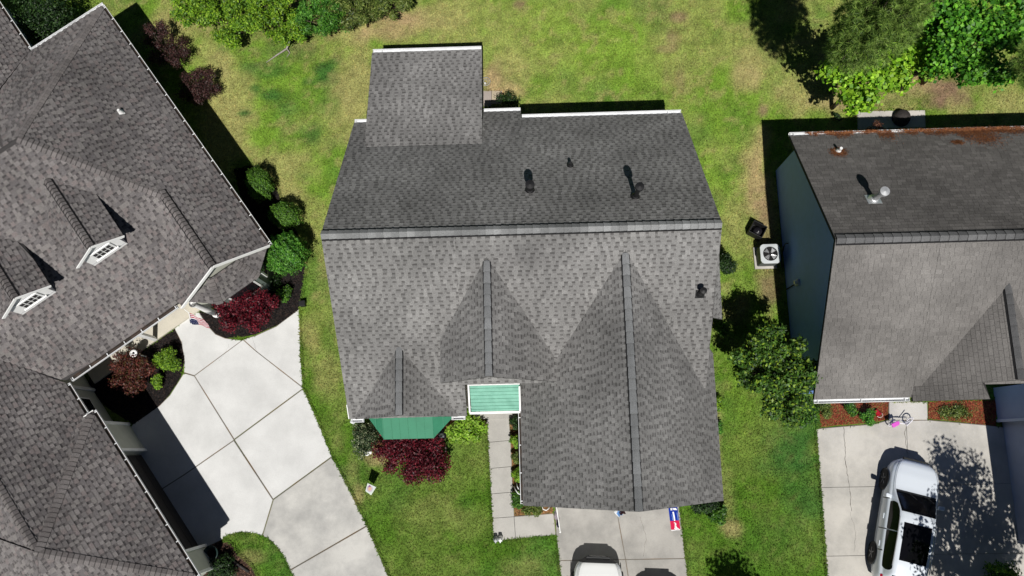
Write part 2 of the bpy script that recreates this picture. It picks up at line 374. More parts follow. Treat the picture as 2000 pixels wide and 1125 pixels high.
SPOTS = [  # px, py, rx, ry, colour, strength
    (440, 250, 60, 160, G_DRY, .85), (350, 40, 60, 50, G_DRY, .8), (560, 330, 70, 60, G_DRY, .7), (700, 150, 45, 110, G_DRY, .85), (690, 60, 60, 40, G_DRY, .8), (420, 120, 40, 60, G_DRY, .8),
    (790, 40, 65, 35, G_STRAW, .95), (860, 30, 60, 40, G_DRY, .7), (760, 65, 50, 25, G_STRAW, .6), (965, 155, 30, 38, G_STRAW, .9), (985, 175, 40, 20, G_STRAW, .8), (1000, 130, 40, 50, G_DRY, .5),
    (525, 140, 45, 22, G_DEEP, .55), (530, 185, 30, 16, G_DEEP, .85), (640, 140, 22, 28, G_DEEP, .9), (655, 120, 14, 14, G_DEEP, .7), (602, 160, 16, 10, G_DEEP, .8), (500, 172, 16, 10, G_DEEP, .75), (610, 260, 26, 26, G_DEEP, .7), (475, 222, 12, 8, G_DEEP, .9), (565, 210, 24, 14, G_DEEP, .5), (435, 92, 14, 12, G_DEEP, .6), (480, 130, 20, 14, G_DEEP, .6),
    (595, 345, 18, 10, G_DEEP, .4), (640, 205, 25, 20, G_DEEP, .35), (575, 100, 40, 20, G_DEEP, .4),
    (1050, 60, 60, 60, G_LIME, .6), (1160, 90, 140, 80, G_LIME, .55), (1325, 32, 18, 14, G_SOIL, .75), (1312, 72, 20, 20, G_SOIL, .6), (1300, 95, 25, 10, G_SOIL, .5), (1015, 8, 12, 10, G_SOIL, .8), (1330, 160, 14, 40, G_SOIL, .45), (1490, 215, 10, 14, G_SOIL, .8), (1475, 125, 35, 45, G_DRY, .7), (1460, 150, 30, 30, G_STRAW, .5), (1355, 180, 20, 50, G_GREEN, .5),
    (1560, 190, 60, 40, G_DRY, .7), (1620, 200, 50, 30, G_STRAW, .6), (1840, 175, 75, 40, G_SOIL, .95), (1860, 200, 60, 22, G_SOIL, .7), (1800, 150, 40, 40, G_STRAW, .7), (1960, 190, 60, 40, G_DRY, .6), (1700, 180, 60, 60, G_SOIL, .6),
    (1478, 350, 28, 90, G_STRAW, .8), (1495, 440, 24, 60, G_SOIL, .65), (1500, 560, 25, 50, G_SOIL, .75), (1490, 270, 22, 30, G_STRAW, .6), (1455, 250, 25, 50, G_GREEN, .5), (1432, 430, 25, 60, G_DRY, .4), (1440, 600, 30, 30, G_SOIL, .5),
    (1440, 240, 30, 40, G_DEEP, .25), (1550, 885, 60, 60, G_DEEP, .85), (1575, 960, 45, 80, G_DEEP, .6), (1500, 1060, 70, 60, G_DEEP, .2), (1560, 1000, 40, 90, G_DEEP, .25), (1415, 980, 20, 60, G_DRY, .4), (1430, 1030, 25, 20, G_STRAW, .5), (1440, 800, 30, 80, G_LIME, .35), (1400, 820, 10, 80, G_STRAW, .4),
    (610, 660, 18, 50, G_STRAW, .35), (640, 740, 25, 50, G_DRY, .5), (650, 640, 20, 60, G_DEEP, .2), (660, 860, 16, 26, G_STRAW, .3), (700, 965, 14, 25, G_STRAW, .5), (690, 920, 14, 40, G_DRY, .4), (740, 890, 30, 16, G_STRAW, .6), (1100, 100, 30, 30, G_DRY, .3), (920, 1030, 40, 40, G_DRY, .22), (1020, 1110, 40, 20, G_DRY, .3), (840, 1000, 60, 30, G_DRY, .25),
    (490, 1090, 25, 14, G_STRAW, .35), (1240, 160, 60, 40, G_GREEN, .5), (1400, 330, 30, 60, G_LIME, .4), (540, 20, 160, 90, G_SOIL, .55)]
def lawn_color(x, y):
    n = len(x); front = 1 / (1 + np.exp((y - 4.0) * 0.55))[:, None]
    c = np.array(G_GREEN) * (1 - front) + np.array(G_FRONT) * front
    m = np.clip((fbm(x, y, 2.2, 3) - .45) * 5, 0, 1)[:, None] * (1 - .7 * front); c = c * (1 - .5 * m) + np.array(G_DRY) * .5 * m
    m = np.clip((fbm(x, y, 1.5, 19) - .56) * 6, 0, 1)[:, None]; c = c * (1 - .36 * m) + np.array(G_DEEP) * .36 * m
    nz = fbm(x, y, .8, 41)
    for px, py, rx, ry, col, s in SPOTS:
        q = at(px, py); a = rx / 53.2; b = ry / 53.2
        d = np.hypot((x - q.x) / a, (y - q.y) / b) + (nz - .5) * 1.5
        w = (np.clip(1.25 - d, 0, 1) * s)[:, None]; w = np.minimum(w * 1.3, s); c = c * (1 - w) + np.array(col) * w
    sm = fbm(x, y, .22, 77, 3)[:, None]; c = c * (.6 + .82 * sm)
    dry = (np.clip((fbm(x, y, .3, 5) - .55) * 3.4, 0, .6) * np.clip(.35 + (y - 1) * .12, .3, 1))[:, None]; c = c * (1 - dry) + np.array(G_DRY) * .95 * dry
    return c
GX0, GX1, GY0, GY1, GS = -26.0, 24.0, -9.0, 23.0, 0.16
gx = np.arange(GX0, GX1 + .01, GS); gy = np.arange(GY0, GY1 + .01, GS); nx, ny = len(gx), len(gy)
XX, YY = np.meshgrid(gx, gy); XX = XX.ravel(); YY = YY.ravel()
ZZ = (fbm(XX, YY, 1.3, 55) - .5) * .02
EX = HOUSE_FOOT + [[(v.x, v.y) for v in inset([Vector((a, b, 0)) for a, b in q], -.022)] for q in EXCLUDE]
covered = np.zeros(len(XX), bool)
for q in EX: covered |= inside(q, XX, YY)
ZZ = np.where(covered, -.01, ZZ)
V = np.stack([XX, YY, ZZ], 1); ii = (np.arange(ny - 1)[:, None] * nx + np.arange(nx - 1)[None]).ravel()
FQ = np.stack([ii, ii + 1, ii + nx + 1, ii + nx], 1)
R_ = 160.0; i0 = len(V)
x0, x1, y0, y1 = gx[0], gx[-1], gy[0], gy[-1]
V = np.vstack([V, [(-R_, -R_, 0), (R_, -R_, 0), (R_, R_, 0), (-R_, R_, 0), (x0, y0, -.003), (x1, y0, -.003), (x1, y1, -.003), (x0, y1, -.003)]])
FQ = np.vstack([FQ, [(i0, i0 + 1, i0 + 5, i0 + 4), (i0 + 1, i0 + 2, i0 + 6, i0 + 5), (i0 + 2, i0 + 3, i0 + 7, i0 + 6), (i0 + 3, i0, i0 + 4, i0 + 7)]])
LC = lawn_color(V[:, 0], V[:, 1]); LC[-8:] = G_GREEN
me = mesh_np('lawn', V, FQ, None, True); _a = me.attributes.new('tint', 'FLOAT_COLOR', 'POINT'); _a.data.foreach_set('color', np.hstack([LC, np.ones((len(LC), 1))]).astype(np.float32).ravel())
lawn = link_mesh('lawn', me, mat('lawn_ground', tint=True, rough=.95, mottle=.16, mottle_scale=5, grain=.38, grain_scale=16, bump=.8, bump_scale=24, spec=.1)); lawn['kind'] = 'structure'
def blades(n):
    vx = rng.uniform(-21.5, 19.8, n); vy = rng.uniform(-4.9, 18.2, n)
    k = np.ones(n, bool)
    for q in EX:
        cx, cy = vx, vy
        k &= ~inside(q, cx, cy)
    vx, vy = vx[k], vy[k]; n = len(vx)
    ex, ey = [], []
    for q in EXCLUDE:
        for (x1, y1), (x2, y2) in zip(q, q[1:] + q[:1]):
            L = math.hypot(x2 - x1, y2 - y1); t = rng.random(int(L * 190)); o = rng.normal(.03, .025, len(t)); px, py = x1 + (x2 - x1) * t + (y2 - y1) / L * o, y1 + (y2 - y1) * t - (x2 - x1) / L * o; tx, ty = px + (y2 - y1) / L * .06, py - (x2 - x1) / L * .06; ok = np.ones(len(t), bool)
            for w in EX: ok &= ~inside(w, tx, ty)
            ex.append(px[ok]); ey.append(py[ok])
    edge = np.concatenate([np.zeros(n, bool), np.ones(sum(map(len, ex)), bool)]); vx = np.concatenate([vx] + ex); vy = np.concatenate([vy] + ey); n = len(vx)
    c = lawn_color(vx, vy); bare = (c[:, 0] > c[:, 1] * 1.04); keep = ~(bare & (rng.random(n) < .55)); vx, vy, c, edge = vx[keep], vy[keep], c[keep], edge[keep]; n = len(vx)
    a = rng.random(n) * 2 * np.pi; L = rng.uniform(.045, .1, n) * np.where(edge, 1.15, 1); W = rng.uniform(.008, .02, n); up = rng.uniform(.35, .95, n)
    d = np.stack([np.cos(a), np.sin(a)], 1); e = np.stack([-d[:, 1], d[:, 0]], 1); V = np.zeros((n, 3, 3)); p = np.stack([vx, vy], 1)
    V[:, 0, :2] = p - e * W[:, None]; V[:, 1, :2] = p + e * W[:, None]; V[:, 2, :2] = p + d * (L * np.sqrt(1 - up ** 2))[:, None]
    V[:, :2, 2] = np.where(edge, .03, 0)[:, None]; V[:, 2, 2] = L * up * .8 + .008 + np.where(edge, .02, 0)
    t = c * rng.uniform(.55, 1.7, (n, 1)); t[:, 0] *= rng.uniform(.9, 1.2, n)
    return link_mesh('grass', mesh_np('grass', V.reshape(-1, 3), np.arange(3 * n).reshape(n, 3), t), GRASS)
tag(blades(420000), 'short mown green and straw coloured grass of the yards', 'grass', kind='stuff')

# ------------------------------------------------------------------ roofs
EXPO = 0.142
TOOTH_W = (0.10, 0.12, 0.15, 0.18)
def shade(c, k): return tuple(min(.9, x * k) for x in c)
class Palette:
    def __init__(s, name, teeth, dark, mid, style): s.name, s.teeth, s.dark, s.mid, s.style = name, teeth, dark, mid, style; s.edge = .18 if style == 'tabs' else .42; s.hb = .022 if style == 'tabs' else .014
PAL_MAIN = Palette('main', [shade((.200, .196, .192), k) for k in (.93, .97, 1.0, 1.03, 1.07, 1.17)], (.104, .100, .098), (.180, .176, .173), 'laminate')
PAL_LEFT = Palette('left', [(.168, .156, .154), (.150, .139, .138), (.196, .182, .178), (.172, .150, .147), (.134, .124, .125), (.184, .172, .166)], (.074, .068, .069), (.130, .119, .118), 'tabs')
PAL_RIGHT = Palette('right', [shade((.168, .159, .152), k) for k in (.95, .98, 1.0, 1.03, 1.06, .97)], (.10, .093, .088), (.15, .138, .13), 'strip')
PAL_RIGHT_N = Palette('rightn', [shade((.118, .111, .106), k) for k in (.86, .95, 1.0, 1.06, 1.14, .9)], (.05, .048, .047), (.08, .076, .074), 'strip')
VARIANT = {}
def piece_geo(mb, o, e, s, n, a0, a1, a0t, a1t, b0, b1, hb, ht, tint, edge=.42):
    P = lambda a, b, h: o + e * a + s * b + n * h
    q = [P(a0, b0, hb), P(a1, b0, hb), P(a1t, b1, ht), P(a0t, b1, ht)]; g = [P(a0, b0, 0), P(a1, b0, 0), P(a1t, b1, 0), P(a0t, b1, 0)]
    i = len(mb.v); mb.v += [tuple(p) for p in q + g]
    mb.f += [(i, i + 1, i + 2, i + 3), (i + 4, i + 5, i + 1, i), (i + 5, i + 6, i + 2, i + 1), (i + 7, i + 4, i, i + 3)]
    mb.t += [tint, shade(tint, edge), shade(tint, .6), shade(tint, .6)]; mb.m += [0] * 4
def tooth_mesh(pal, wi, ti, hb, ht):
    k = (pal.name, wi, ti)
    if k not in VARIANT:
        mb = MB(); X, Y, Z = Vector((1, 0, 0)), Vector((0, 1, 0)), Vector((0, 0, 1)); w = TOOTH_W[wi]
        piece_geo(mb, Vector(), X, Y, Z, 0, w, 0, w, 0, EXPO, hb, ht, pal.teeth[ti], pal.edge)
        me = mb.mesh('shingle', True); me.materials.append(SHINGLE); VARIANT[k] = me
    return VARIANT[k]
class Roof:
    def __init__(s, house): s.house = house; s.deck = MB(); s.field = MB(); s.cand = []; s.caps = []; s.vents = []
    def plane(s, poly, pal, thick=0.13, deck=True, deck_drop=0.012):
        n = (poly[1] - poly[0]).cross(poly[2] - poly[0]).normalized()
        if n.z < 0: poly = poly[::-1]; n = -n
        e = Vector((0, 0, 1)).cross(n)
        if e.length < 1e-4: e = Vector((1, 0, 0))
        e.normalize(); up = n.cross(e)
        if up.z < 0: up = -up; e = -e
        if deck:
            d = n * deck_drop
            s.deck.hexa([p - d - Vector((0, 0, thick)) for p in poly], [p - d for p in poly])
        sin = max(up.z, .05); o = poly[0] - up * (poly[0].z / sin); o = o - e * (o.dot(e))
        ab = [((p - o).dot(e), (p - o).dot(up)) for p in poly]; bs = [b for _, b in ab]; blo, bhi = min(bs), max(bs)
        def span(b):
            xs = []; m = len(ab)
            for i in range(m):
                (a1, b1), (a2, b2) = ab[i], ab[(i + 1) % m]
                if abs(b2 - b1) < 1e-9:
                    if abs(b - b1) < 1e-6: xs += [a1, a2]
                elif min(b1, b2) - 1e-9 <= b <= max(b1, b2) + 1e-9: xs.append(a1 + (a2 - a1) * (b - b1) / (b2 - b1))
            return (min(xs), max(xs)) if xs else None
        first = True; k = 0; b = blo - .02
        while b < bhi - .01:
            b0 = max(b, blo + 1e-6) if b > blo else blo + 1e-6; b1 = min(b + EXPO, bhi - 1e-6)
            s0, s1 = span(max(b0, blo + 1e-6)), span(b1)
            if b < blo: b0 = blo + 1e-6
            if s0 and s1:
                lo = min(s0[0], s1[0]); hi = max(s0[1], s1[1]); a = lo - rnd.random() * .3; cl = lambda v, r: min(max(v, r[0]), r[1])
                while a < hi:
                    if pal.style == 'laminate':
                        wi = rnd.randrange(4); w = TOOTH_W[wi]; kinds = [('t', wi, w), ('g', 0, rnd.choice((.08, .10, .12, .14)))]
                    elif pal.style == 'tabs':
                        wi = rnd.randrange(4); w = TOOTH_W[wi]; kinds = [('t', wi, w)] + ([('g', 0, rnd.choice((.07, .1, .15)))] if rnd.random() < .8 else [])
                    else:
                        kinds = [('s', 0, rnd.choice((.15, .2, .3)))]
                    for kd, wi, w in kinds:
                        x0, x1 = a, a + w; a += w
                        q = (cl(x0, s0), cl(x1, s0), cl(x0, s1), cl(x1, s1))
                        if q[1] - q[0] < .004 and q[3] - q[2] < .004: continue
                        full = q[0] == x0 and q[1] == x1 and q[2] == x0 and q[3] == x1 and b1 - b0 > EXPO - .001
                        if kd == 't':
                            ti = rnd.randrange(len(pal.teeth))
                            if full: s.cand.append((o + e * x0 + up * b0, e.copy(), up.copy(), n.copy(), wi, ti, pal)); continue
                            piece_geo(s.field, o, e, up, n, *q, b0, b1, pal.hb, .003, pal.teeth[ti], pal.edge)
                        elif kd == 's':
                            piece_geo(s.field, o, e, up, n, q[0] + .003, q[1] - .003, q[2] + .003, q[3] - .003, b0, b1, .012 + rnd.random() * .003, .002, shade(rnd.choice(pal.teeth), rnd.uniform(.94, 1.06)))
                        else:
                            bm = b0 + (b1 - b0) * .56; t = .56; mid = [q[0] + (q[2] - q[0]) * t, q[1] + (q[3] - q[1]) * t]
                            j = rnd.uniform(.85, 1.15)
                            piece_geo(s.field, o, e, up, n, q[0], q[1], mid[0], mid[1], b0, bm, .0065, .005, shade(pal.mid, j))
                            piece_geo(s.field, o, e, up, n, mid[0], mid[1], q[2], q[3], bm, b1, .0048, .002, shade(pal.dark, j))
            b += EXPO
    def ridge(s, p, q, nl, nr, pal, width=.15, expo=.2, lift=.02, vent=False, tones=None, overlap_shade=.42):
        """overlapping cap shingles laid from p to q over the line where two slopes with normals nl, nr meet"""
        p, q = Vector(p), Vector(q); d = (q - p); L = d.length; d.normalize()
        wl = nl.cross(d); wl = wl if wl.z < 0 else -wl
        wr = nr.cross(d); wr = wr if wr.z < 0 else -wr
        wl.normalize(); wr.normalize(); up = (nl + nr).normalized()
        N = max(1, int(round(L / expo))); st = L / N; tones = tones or [pal.teeth[1], pal.teeth[2], pal.teeth[3], pal.mid, pal.teeth[4]]
        mats = []
        for t in tones:
            mb = MB(); a = Vector(); b = d * (st * 1.0)
            def sec(c, h): return [c + wl * width + nl * h, c + up * (h + .004), c + wr * width + nr * h]
            A, B = sec(a, .028), sec(b, .005); G, H = [x - up * .026 for x in A], [x - up * .003 for x in B]
            i = 0; B2 = [x.lerp(y_, .84) for x, y_ in zip(A, B)]; mb.v = [tuple(x) for x in A + B + G + H + B2]
            mb.f = [(0, 1, 13, 12), (1, 2, 14, 13), (12, 13, 4, 3), (13, 14, 5, 4), (6, 7, 1, 0), (7, 8, 2, 1), (6, 0, 3, 9), (2, 8, 11, 5)]; mb.t = [t, t, shade(t, overlap_shade), shade(t, overlap_shade), shade(t, .15), shade(t, .15), shade(t, .3), shade(t, .3)]; mb.m = [0] * 8  # upper end of each cap darkened: overlap shadow painted into the tint
            me = mb.mesh('ridge_cap', True); me.materials.append(SHINGLE); mats.append(me)
        for k in range(N): s.caps.append((rnd.choice(mats), p + d * (st * k) + up * lift))
        if vent:  # vent body; its wide black edge paints the shadow gap beside the caps
            c0, c1 = p + up * (lift - .004), q + up * (lift - .004)
            for w, n_ in ((wl, nl), (wr, nr)):
                s.vents.append(MB()); s.vents[-1].hexa([c0 - up * (lift + .01), c1 - up * (lift + .01), c1 + w * (width + .062) - n_ * (lift - .0), c0 + w * (width + .062) - n_ * (lift - .0)],
                             [c0, c1, c1 + w * (width + .062) + n_ * .0, c0 + w * (width + .062) + n_ * .0])
    def finish(s):
        r = s.deck.build('roof', DECK, s.house); C = np.array([0, 0, CAM_H])
        def score(c):
            o = c[0]; v = Vector(C) - o; d = v.length; return c[3].dot(v / d) / d ** 2 * TOOTH_W[c[4]]
        def seen(c):
            o = c[0]; v = CAM_R.T @ (np.array(o) - C); x = 1000 + v[0] / -v[2] * F_PX; y = 562.5 - v[1] / -v[2] * F_PX
            return 10 < x < 1990 and 10 < y < 1115
        order = sorted(range(len(s.cand)), key=lambda i: -(score(s.cand[i]) if seen(s.cand[i]) and s.visible(s.cand[i][0] + s.cand[i][3] * .02) else 0)); top = set(order[:300])
        for i, (o, e, u, n, wi, ti, pal) in enumerate(s.cand):
            if i in top:
                ob = link_mesh('shingle', tooth_mesh(pal, wi, ti, pal.hb, .003), None, r, True)
                ob.matrix_parent_inverse = PINV[s.house.name] @ Matrix() if False else Matrix()
                ob.matrix_local = Matrix(((e.x, u.x, n.x, o.x), (e.y, u.y, n.y, o.y), (e.z, u.z, n.z, o.z), (0, 0, 0, 1)))
            else:
                w = TOOTH_W[wi]; piece_geo(s.field, o, e, u, n, 0, w, 0, w, 0, EXPO, pal.hb, .003, pal.teeth[ti], pal.edge)
        f = s.field.build('shingle_field', SHINGLE, r, True); f['kind'] = 'stuff'
        for me, loc in s.caps:
            ob = link_mesh('ridge_cap', me, None, r, True); ob.location = loc
        for vb in s.vents: vb.build('ridge_vent', FELT, r)
        return r
    def visible(s, p): return True
def V3(f, *p): return [f(*q) for q in p]
def nrm(poly):
    n = (poly[1] - poly[0]).cross(poly[2] - poly[0]).normalized(); return n if n.z > 0 else -n
def gutter(house, p, q, out, w=.12, h=.09, hang=.62, m=ALU, name='gutter', dark_trough=False):
    """open trough along an eave from p to q (roof edge level), out = unit vector away from the wall"""
    p, q, out = Vector(p), Vector(q), Vector(out).normalized(); Z = Vector((0, 0, 1)); mb = MB(); o = out * .012 - Z * .02
    mb.bar(p + o - Z * h / 2, q + o - Z * h / 2, .014, h)
    mb.bar(p + o + out * w / 2 - Z * h, q + o + out * w / 2 - Z * h, w + .014, .012)
    mb.bar(p + o + out * w - Z * h * .42, q + o + out * w - Z * h * .42, .016 if dark_trough else .02, h * .9)
    if dark_trough: mb.bar(p + o + out * w * .48 - Z * h * .8, q + o + out * w * .48 - Z * h * .8, w * .9, .02, mi=1); mb.bar(p + o - Z * h * .3, q + o - Z * h * .3, .02, h * .8, mi=1)
    d = q - p; n = max(1, int(d.length / hang))
    for k in range(n + 1):
        c = p + d * (min(max((k + .1) / (n + .2), .01), .99)) + o - Z * .012; mb.bar(c, c + out * w, .03, .008)
    for c in (p + d * .003, q - d * .003): mb.bar(c + o - Z * h * .5, c + o + out * w - Z * h * .5, .012, h * .86)
    ob = mb.build(name, m, house)
    if dark_trough: ob.data.materials.append(TROUGH_DARK)
    return ob
TROUGH_DARK = mat('gutter_trough_dark', (.03, .027, .024), .95, color2=(.07, .05, .04), mottle_scale=3)  # dark tone on the bottom and back of the trough
def boards(house, name, segs, m=WHITE, w=.035, h=.15):
    for p, q in segs:
        mb = MB(); mb.bar(p, q, w, h); mb.build(name, m, house)
def prism(house, name, m, f, outline, axis, a0, a1):
    """solid: outline of (t, z) pairs drawn across, pushed along the other plan axis from a0 to a1"""
    mb = MB()
    g = (lambda t, z, a: f(t, a, z)) if axis == 'y' else (lambda t, z, a: f(a, t, z))
    mb.hexa([g(t, z, a0) for t, z in outline], [g(t, z, a1) for t, z in outline])
    return mb.build(name, m, house)

# ------------------------------------------------------------------ main house
hm = thing('house', 'house with grey shingled roof, three front gables and green metal porch roof', 'house', MN(0, 5, 0), MAIN_A, 'suburban houses')
MS = 0.83; MR, ME = 7.05, 2.73; YR, YF, YB = 6.28, 1.14, 11.55
mz = lambda y: MR - MS * abs(y - YR)
XL, XR = -5.78, 5.88
WALLM = GREYSIDE
prism(hm, 'wall', WALLM, MN, [(1.5, 0), (11.2, 0), (11.2, 2.8), (YR, 6.85), (1.5, 2.9)], 'x', -5.45, -1.95)
prism(hm, 'wall', WALLM, MN, [(2.4, 0), (11.2, 0), (11.2, 2.8), (YR, 6.85), (2.4, 3.6)], 'x', -1.947, 4.5)
prism(hm, 'wall', WALLM, MN, [(3.2, 0), (11.2, 0), (11.2, 2.8), (YR, 6.85), (3.2, 4.2)], 'x', 4.503, 5.55)
prism(hm, 'wall', WALLM, MN, [(.2, 0), (6.0, 0), (6.0, 2.9), (3.1, 6.05), (.2, 2.9)], 'y', -1.45, 2.2)
prism(hm, 'wall', WALLM, MN, [(5.4, 0), (6.0, 0), (6.0, 2.7), (5.4, 2.7)], 'y', 2.203, 3.0)
prism(hm, 'wall', WALLM, MN, [(-5.15, 2.5), (-2.6, 2.5), (-2.6, 2.9), (-3.87, 4.1), (-5.15, 2.9)], 'y', 1.3, 3.0)
prism(hm, 'wall', WHITE, MN, [(-2.3, 3.4), (.9, 3.4), (.9, 4.0), (-.99, 6.1), (-2.3, 4.7)], 'y', 2.3, 4.9)
prism(hm, 'wall', WALLM, MN, [(-4.9, 0), (-1.45, 0), (-1.45, 2.4), (-4.9, 2.4)], 'y', 10.8, 13.95)
prism(hm, 'wall', WALLM, MN, [(5.3, .5), (6.05, .5), (6.05, 4.5), (5.3, 4.5)], 'y', 3.95, 4.5)
rm = Roof(hm)
back = V3(MN, (XL, YR, MR), (XR, YR, MR), (XR, YB, mz(YB)), (XL, YB, mz(YB)))
rm.plane(back, PAL_MAIN); nb = nrm(back)
f1 = V3(MN, (XL, YR, MR), (-1.89, YR, MR), (-1.89, YF, mz(YF)), (XL, YF, mz(YF))); rm.plane(f1, PAL_MAIN); nf = nrm(f1)
rm.plane(V3(MN, (-1.89, YR, MR), (4.6, YR, MR), (4.6, 2.1, mz(2.1)), (-1.89, 2.1, mz(2.1))), PAL_MAIN)
rm.plane(V3(MN, (4.6, YR, MR), (XR, YR, MR), (XR, 1.72, mz(1.72)), (4.6, 1.72, mz(1.72))), PAL_MAIN)
# rear lean-to and the small step beside it
rm.plane(V3(MN, (-5.18, 10.2, 3.80), (-1.18, 10.2, 3.80), (-1.18, 14.3, 2.55), (-5.18, 14.3, 2.55)), PAL_MAIN)
rm.plane(V3(MN, (-1.18, 11.0, mz(11.0) + .02), (.17, 11.0, mz(11.0) + .02), (.17, 11.95, mz(11.95) + .02), (-1.18, 11.95, mz(11.95) + .02)), PAL_MAIN)
# garage gable
GR, GE, GY = 6.56, 2.75, -1.77; GXL, GXR, GXM = -.11, 6.33, 3.11
gl = V3(MN, (GXM, 5.85, GR), (GXM, GY, GR), (GXL, GY, GE), (GXL, 2.1, GE), (.9, 3.6, GE + (GR - GE) * (1.01 / 3.22))); gr = V3(MN, (GXM, GY, GR), (GXM, 5.85, GR), (4.9, 4.6, GR - (GR - GE) * (1.79 / 3.22)), (GXR, 3.0, GE), (GXR, GY, GE))
rm.plane(gl, PAL_MAIN); rm.plane(gr, PAL_MAIN)
# middle gable
KR = 6.5; ks = 1.15; kx = -.99
kl = V3(MN, (kx, 5.75, KR), (kx, 2.08, KR), (-2.56, 2.08, KR - ks * 1.57), (-2.56, 3.6, KR - ks * 1.57)); kr = V3(MN, (kx, 2.08, KR), (kx, 5.75, KR), (1.15, 3.6, KR - ks * 2.14), (1.15, 2.08, KR - ks * 2.14))
rm.plane(kl, PAL_MAIN); rm.plane(kr, PAL_MAIN)
# left gable
LR = 4.54; lx = -3.88
ll = V3(MN, (lx, 3.4, LR), (lx, 1.12, LR), (-5.56, 1.12, LR - 1.0 * 1.68), (-5.56, 1.3, LR - 1.68)); lr = V3(MN, (lx, 1.12, LR), (lx, 3.4, LR), (-2.2, 1.3, LR - 1.68), (-2.2, 1.12, LR - 1.68))
rm.plane(ll, PAL_MAIN); rm.plane(lr, PAL_MAIN)
# small side bump-out roof
rm.plane(V3(MN, (XR - .02, 5.55, 6.46), (XR - .02, 3.85, 5.06), (6.27, 3.85, 4.6)), PAL_MAIN)
CAPS_MAIN = [shade((.225, .228, .23), k) for k in (.86, .94, 1.0, 1.08, 1.16, .8)]
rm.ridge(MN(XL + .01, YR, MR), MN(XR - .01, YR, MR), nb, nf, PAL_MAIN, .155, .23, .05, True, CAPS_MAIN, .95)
CAPS_DK = [shade((.235, .24, .245), k) for k in (.85, 1.0, 1.1, .92)]
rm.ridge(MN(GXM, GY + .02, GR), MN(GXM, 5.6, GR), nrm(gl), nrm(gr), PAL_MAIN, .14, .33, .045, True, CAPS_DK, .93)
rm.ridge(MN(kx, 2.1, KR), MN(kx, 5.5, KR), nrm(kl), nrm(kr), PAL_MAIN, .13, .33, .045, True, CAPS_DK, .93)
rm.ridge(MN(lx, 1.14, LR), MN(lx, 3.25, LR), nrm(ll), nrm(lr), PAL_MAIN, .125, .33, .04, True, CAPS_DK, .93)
rm.finish()
ym = MN(0, 1, 0) - MN(0, 0, 0); xm = MN(1, 0, 0) - MN(0, 0, 0)
gutter(hm, MN(.2, YB, mz(YB)), MN(XR - .02, YB, mz(YB)), ym, .13, hang=9)
gutter(hm, MN(XL + .02, YB, mz(YB)), MN(-5.2, YB, mz(YB)), ym, .13, hang=9)
gutter(hm, MN(-1.16, 11.95, mz(11.95) + .01), MN(.16, 11.95, mz(11.95) + .01), ym, .13, hang=9)
gutter(hm, MN(-5.16, 14.3, 2.55), MN(-1.2, 14.3, 2.55), ym, .13, hang=9)
gutter(hm, MN(GXL, GY + .05, GE), MN(GXL, 2.02, GE), -xm, .07, .08, .9, dark_trough=True)
gutter(hm, MN(XL + .05, YF, mz(YF)), MN(-5.3, YF, mz(YF)), -ym, .1, .09, .25)
gutter(hm, MN(-2.4, YF, mz(YF)), MN(-1.95, YF, mz(YF)), -ym, .1, .09, .25)
mb = MB(); c = MN(-5.68, 1.2, 0); mb.tube([MN(-5.75, 1.05, 2.6), MN(-5.72, 1.0, 2.45), MN(-5.5, 1.42, 2.2), MN(-5.5, 1.42, .15), MN(-5.55, 1.2, .06)], .045, 8); mb.build('downspout', ALU, hm, smooth=True)
boards(hm, 'rake_board', [(MN(XL - .015, 1.16, mz(1.16) - .06), MN(XL - .015, 1.6, mz(1.6) - .06))], w=.025, h=.08)
# green standing seam roofs: porch and bay
def seam_roof(name, quad, seams, along, thick=.05, seam_h=.028, GREENMETAL=GREENMETAL):
    """metal roof pan with its folded seams as parts of their own"""
    n = nrm(quad); o = MB(); q = quad if (quad[1] - quad[0]).cross(quad[2] - quad[0]).z > 0 else quad[::-1]
    o.hexa([p - n * thick for p in q], q); r = o.build(name, GREENMETAL, hm)
    for p, t in seams:
        mb = MB(); mb.bar(p + n * seam_h * .45, t + n * seam_h * .45, .02, seam_h, n); mb.build('seam', GREENMETAL, r)
    return r
lerp = lambda a, b, t: a + (b - a) * t
pa, pb, pc, pd = MN(-1.76, 2.2, 3.32), MN(-.13, 2.2, 3.32), MN(-.13, 1.27, 2.78), MN(-1.74, 1.27, 2.78)
seam_roof('porch_roof', [pd, pc, pb, pa], [(lerp(pa, pd, t), lerp(pb, pc, t)) for t in (.1, .22, .34, .46, .58, .7, .82, .93)], 'x', GREENMETAL=MINTMETAL)
boards(hm, 'porch_fascia', [(MN(-1.80, 1.22, 2.72), MN(-.13, 1.22, 2.72))], w=.07, h=.16)
boards(hm, 'porch_fascia', [(MN(-1.795, 1.27, 2.75), MN(-1.795, 2.2, 3.32)), (MN(-.135, 1.27, 2.80), MN(-.135, 2.05, 3.26))], w=.05, h=.12)
boards(hm, 'gable_trim', [] if True else [(MN(-1.7, 2.06, KR - ks * .71 - .12), MN(kx, 2.06, KR - .15)), (MN(kx, 2.06, KR - .15), MN(-.3, 2.06, KR - ks * .69 - .12))], w=.03, h=.1)
mb = MB(); mb.box(tuple(MN(-.95, 2.17, 3.46)), (1.66, .2, .16), MAIN_A); mb.build('gable_trim', WHITE, hm)
for x in (-1.68,):
    mb = MB(); mb.lathe([(.13, 0), (.13, .1), (.085, .14), (.075, 2.5), (.12, 2.56), (.12, 2.66)], MN(x, 1.36, 0), 16); mb.build('porch_column', WHITE, hm, smooth=False)
mb = MB(); mb.box(tuple(MN(-.95, 1.75, .09)), (1.75, 1.25, .18), MAIN_A); mb.build('porch_floor', C_WALK, hm)
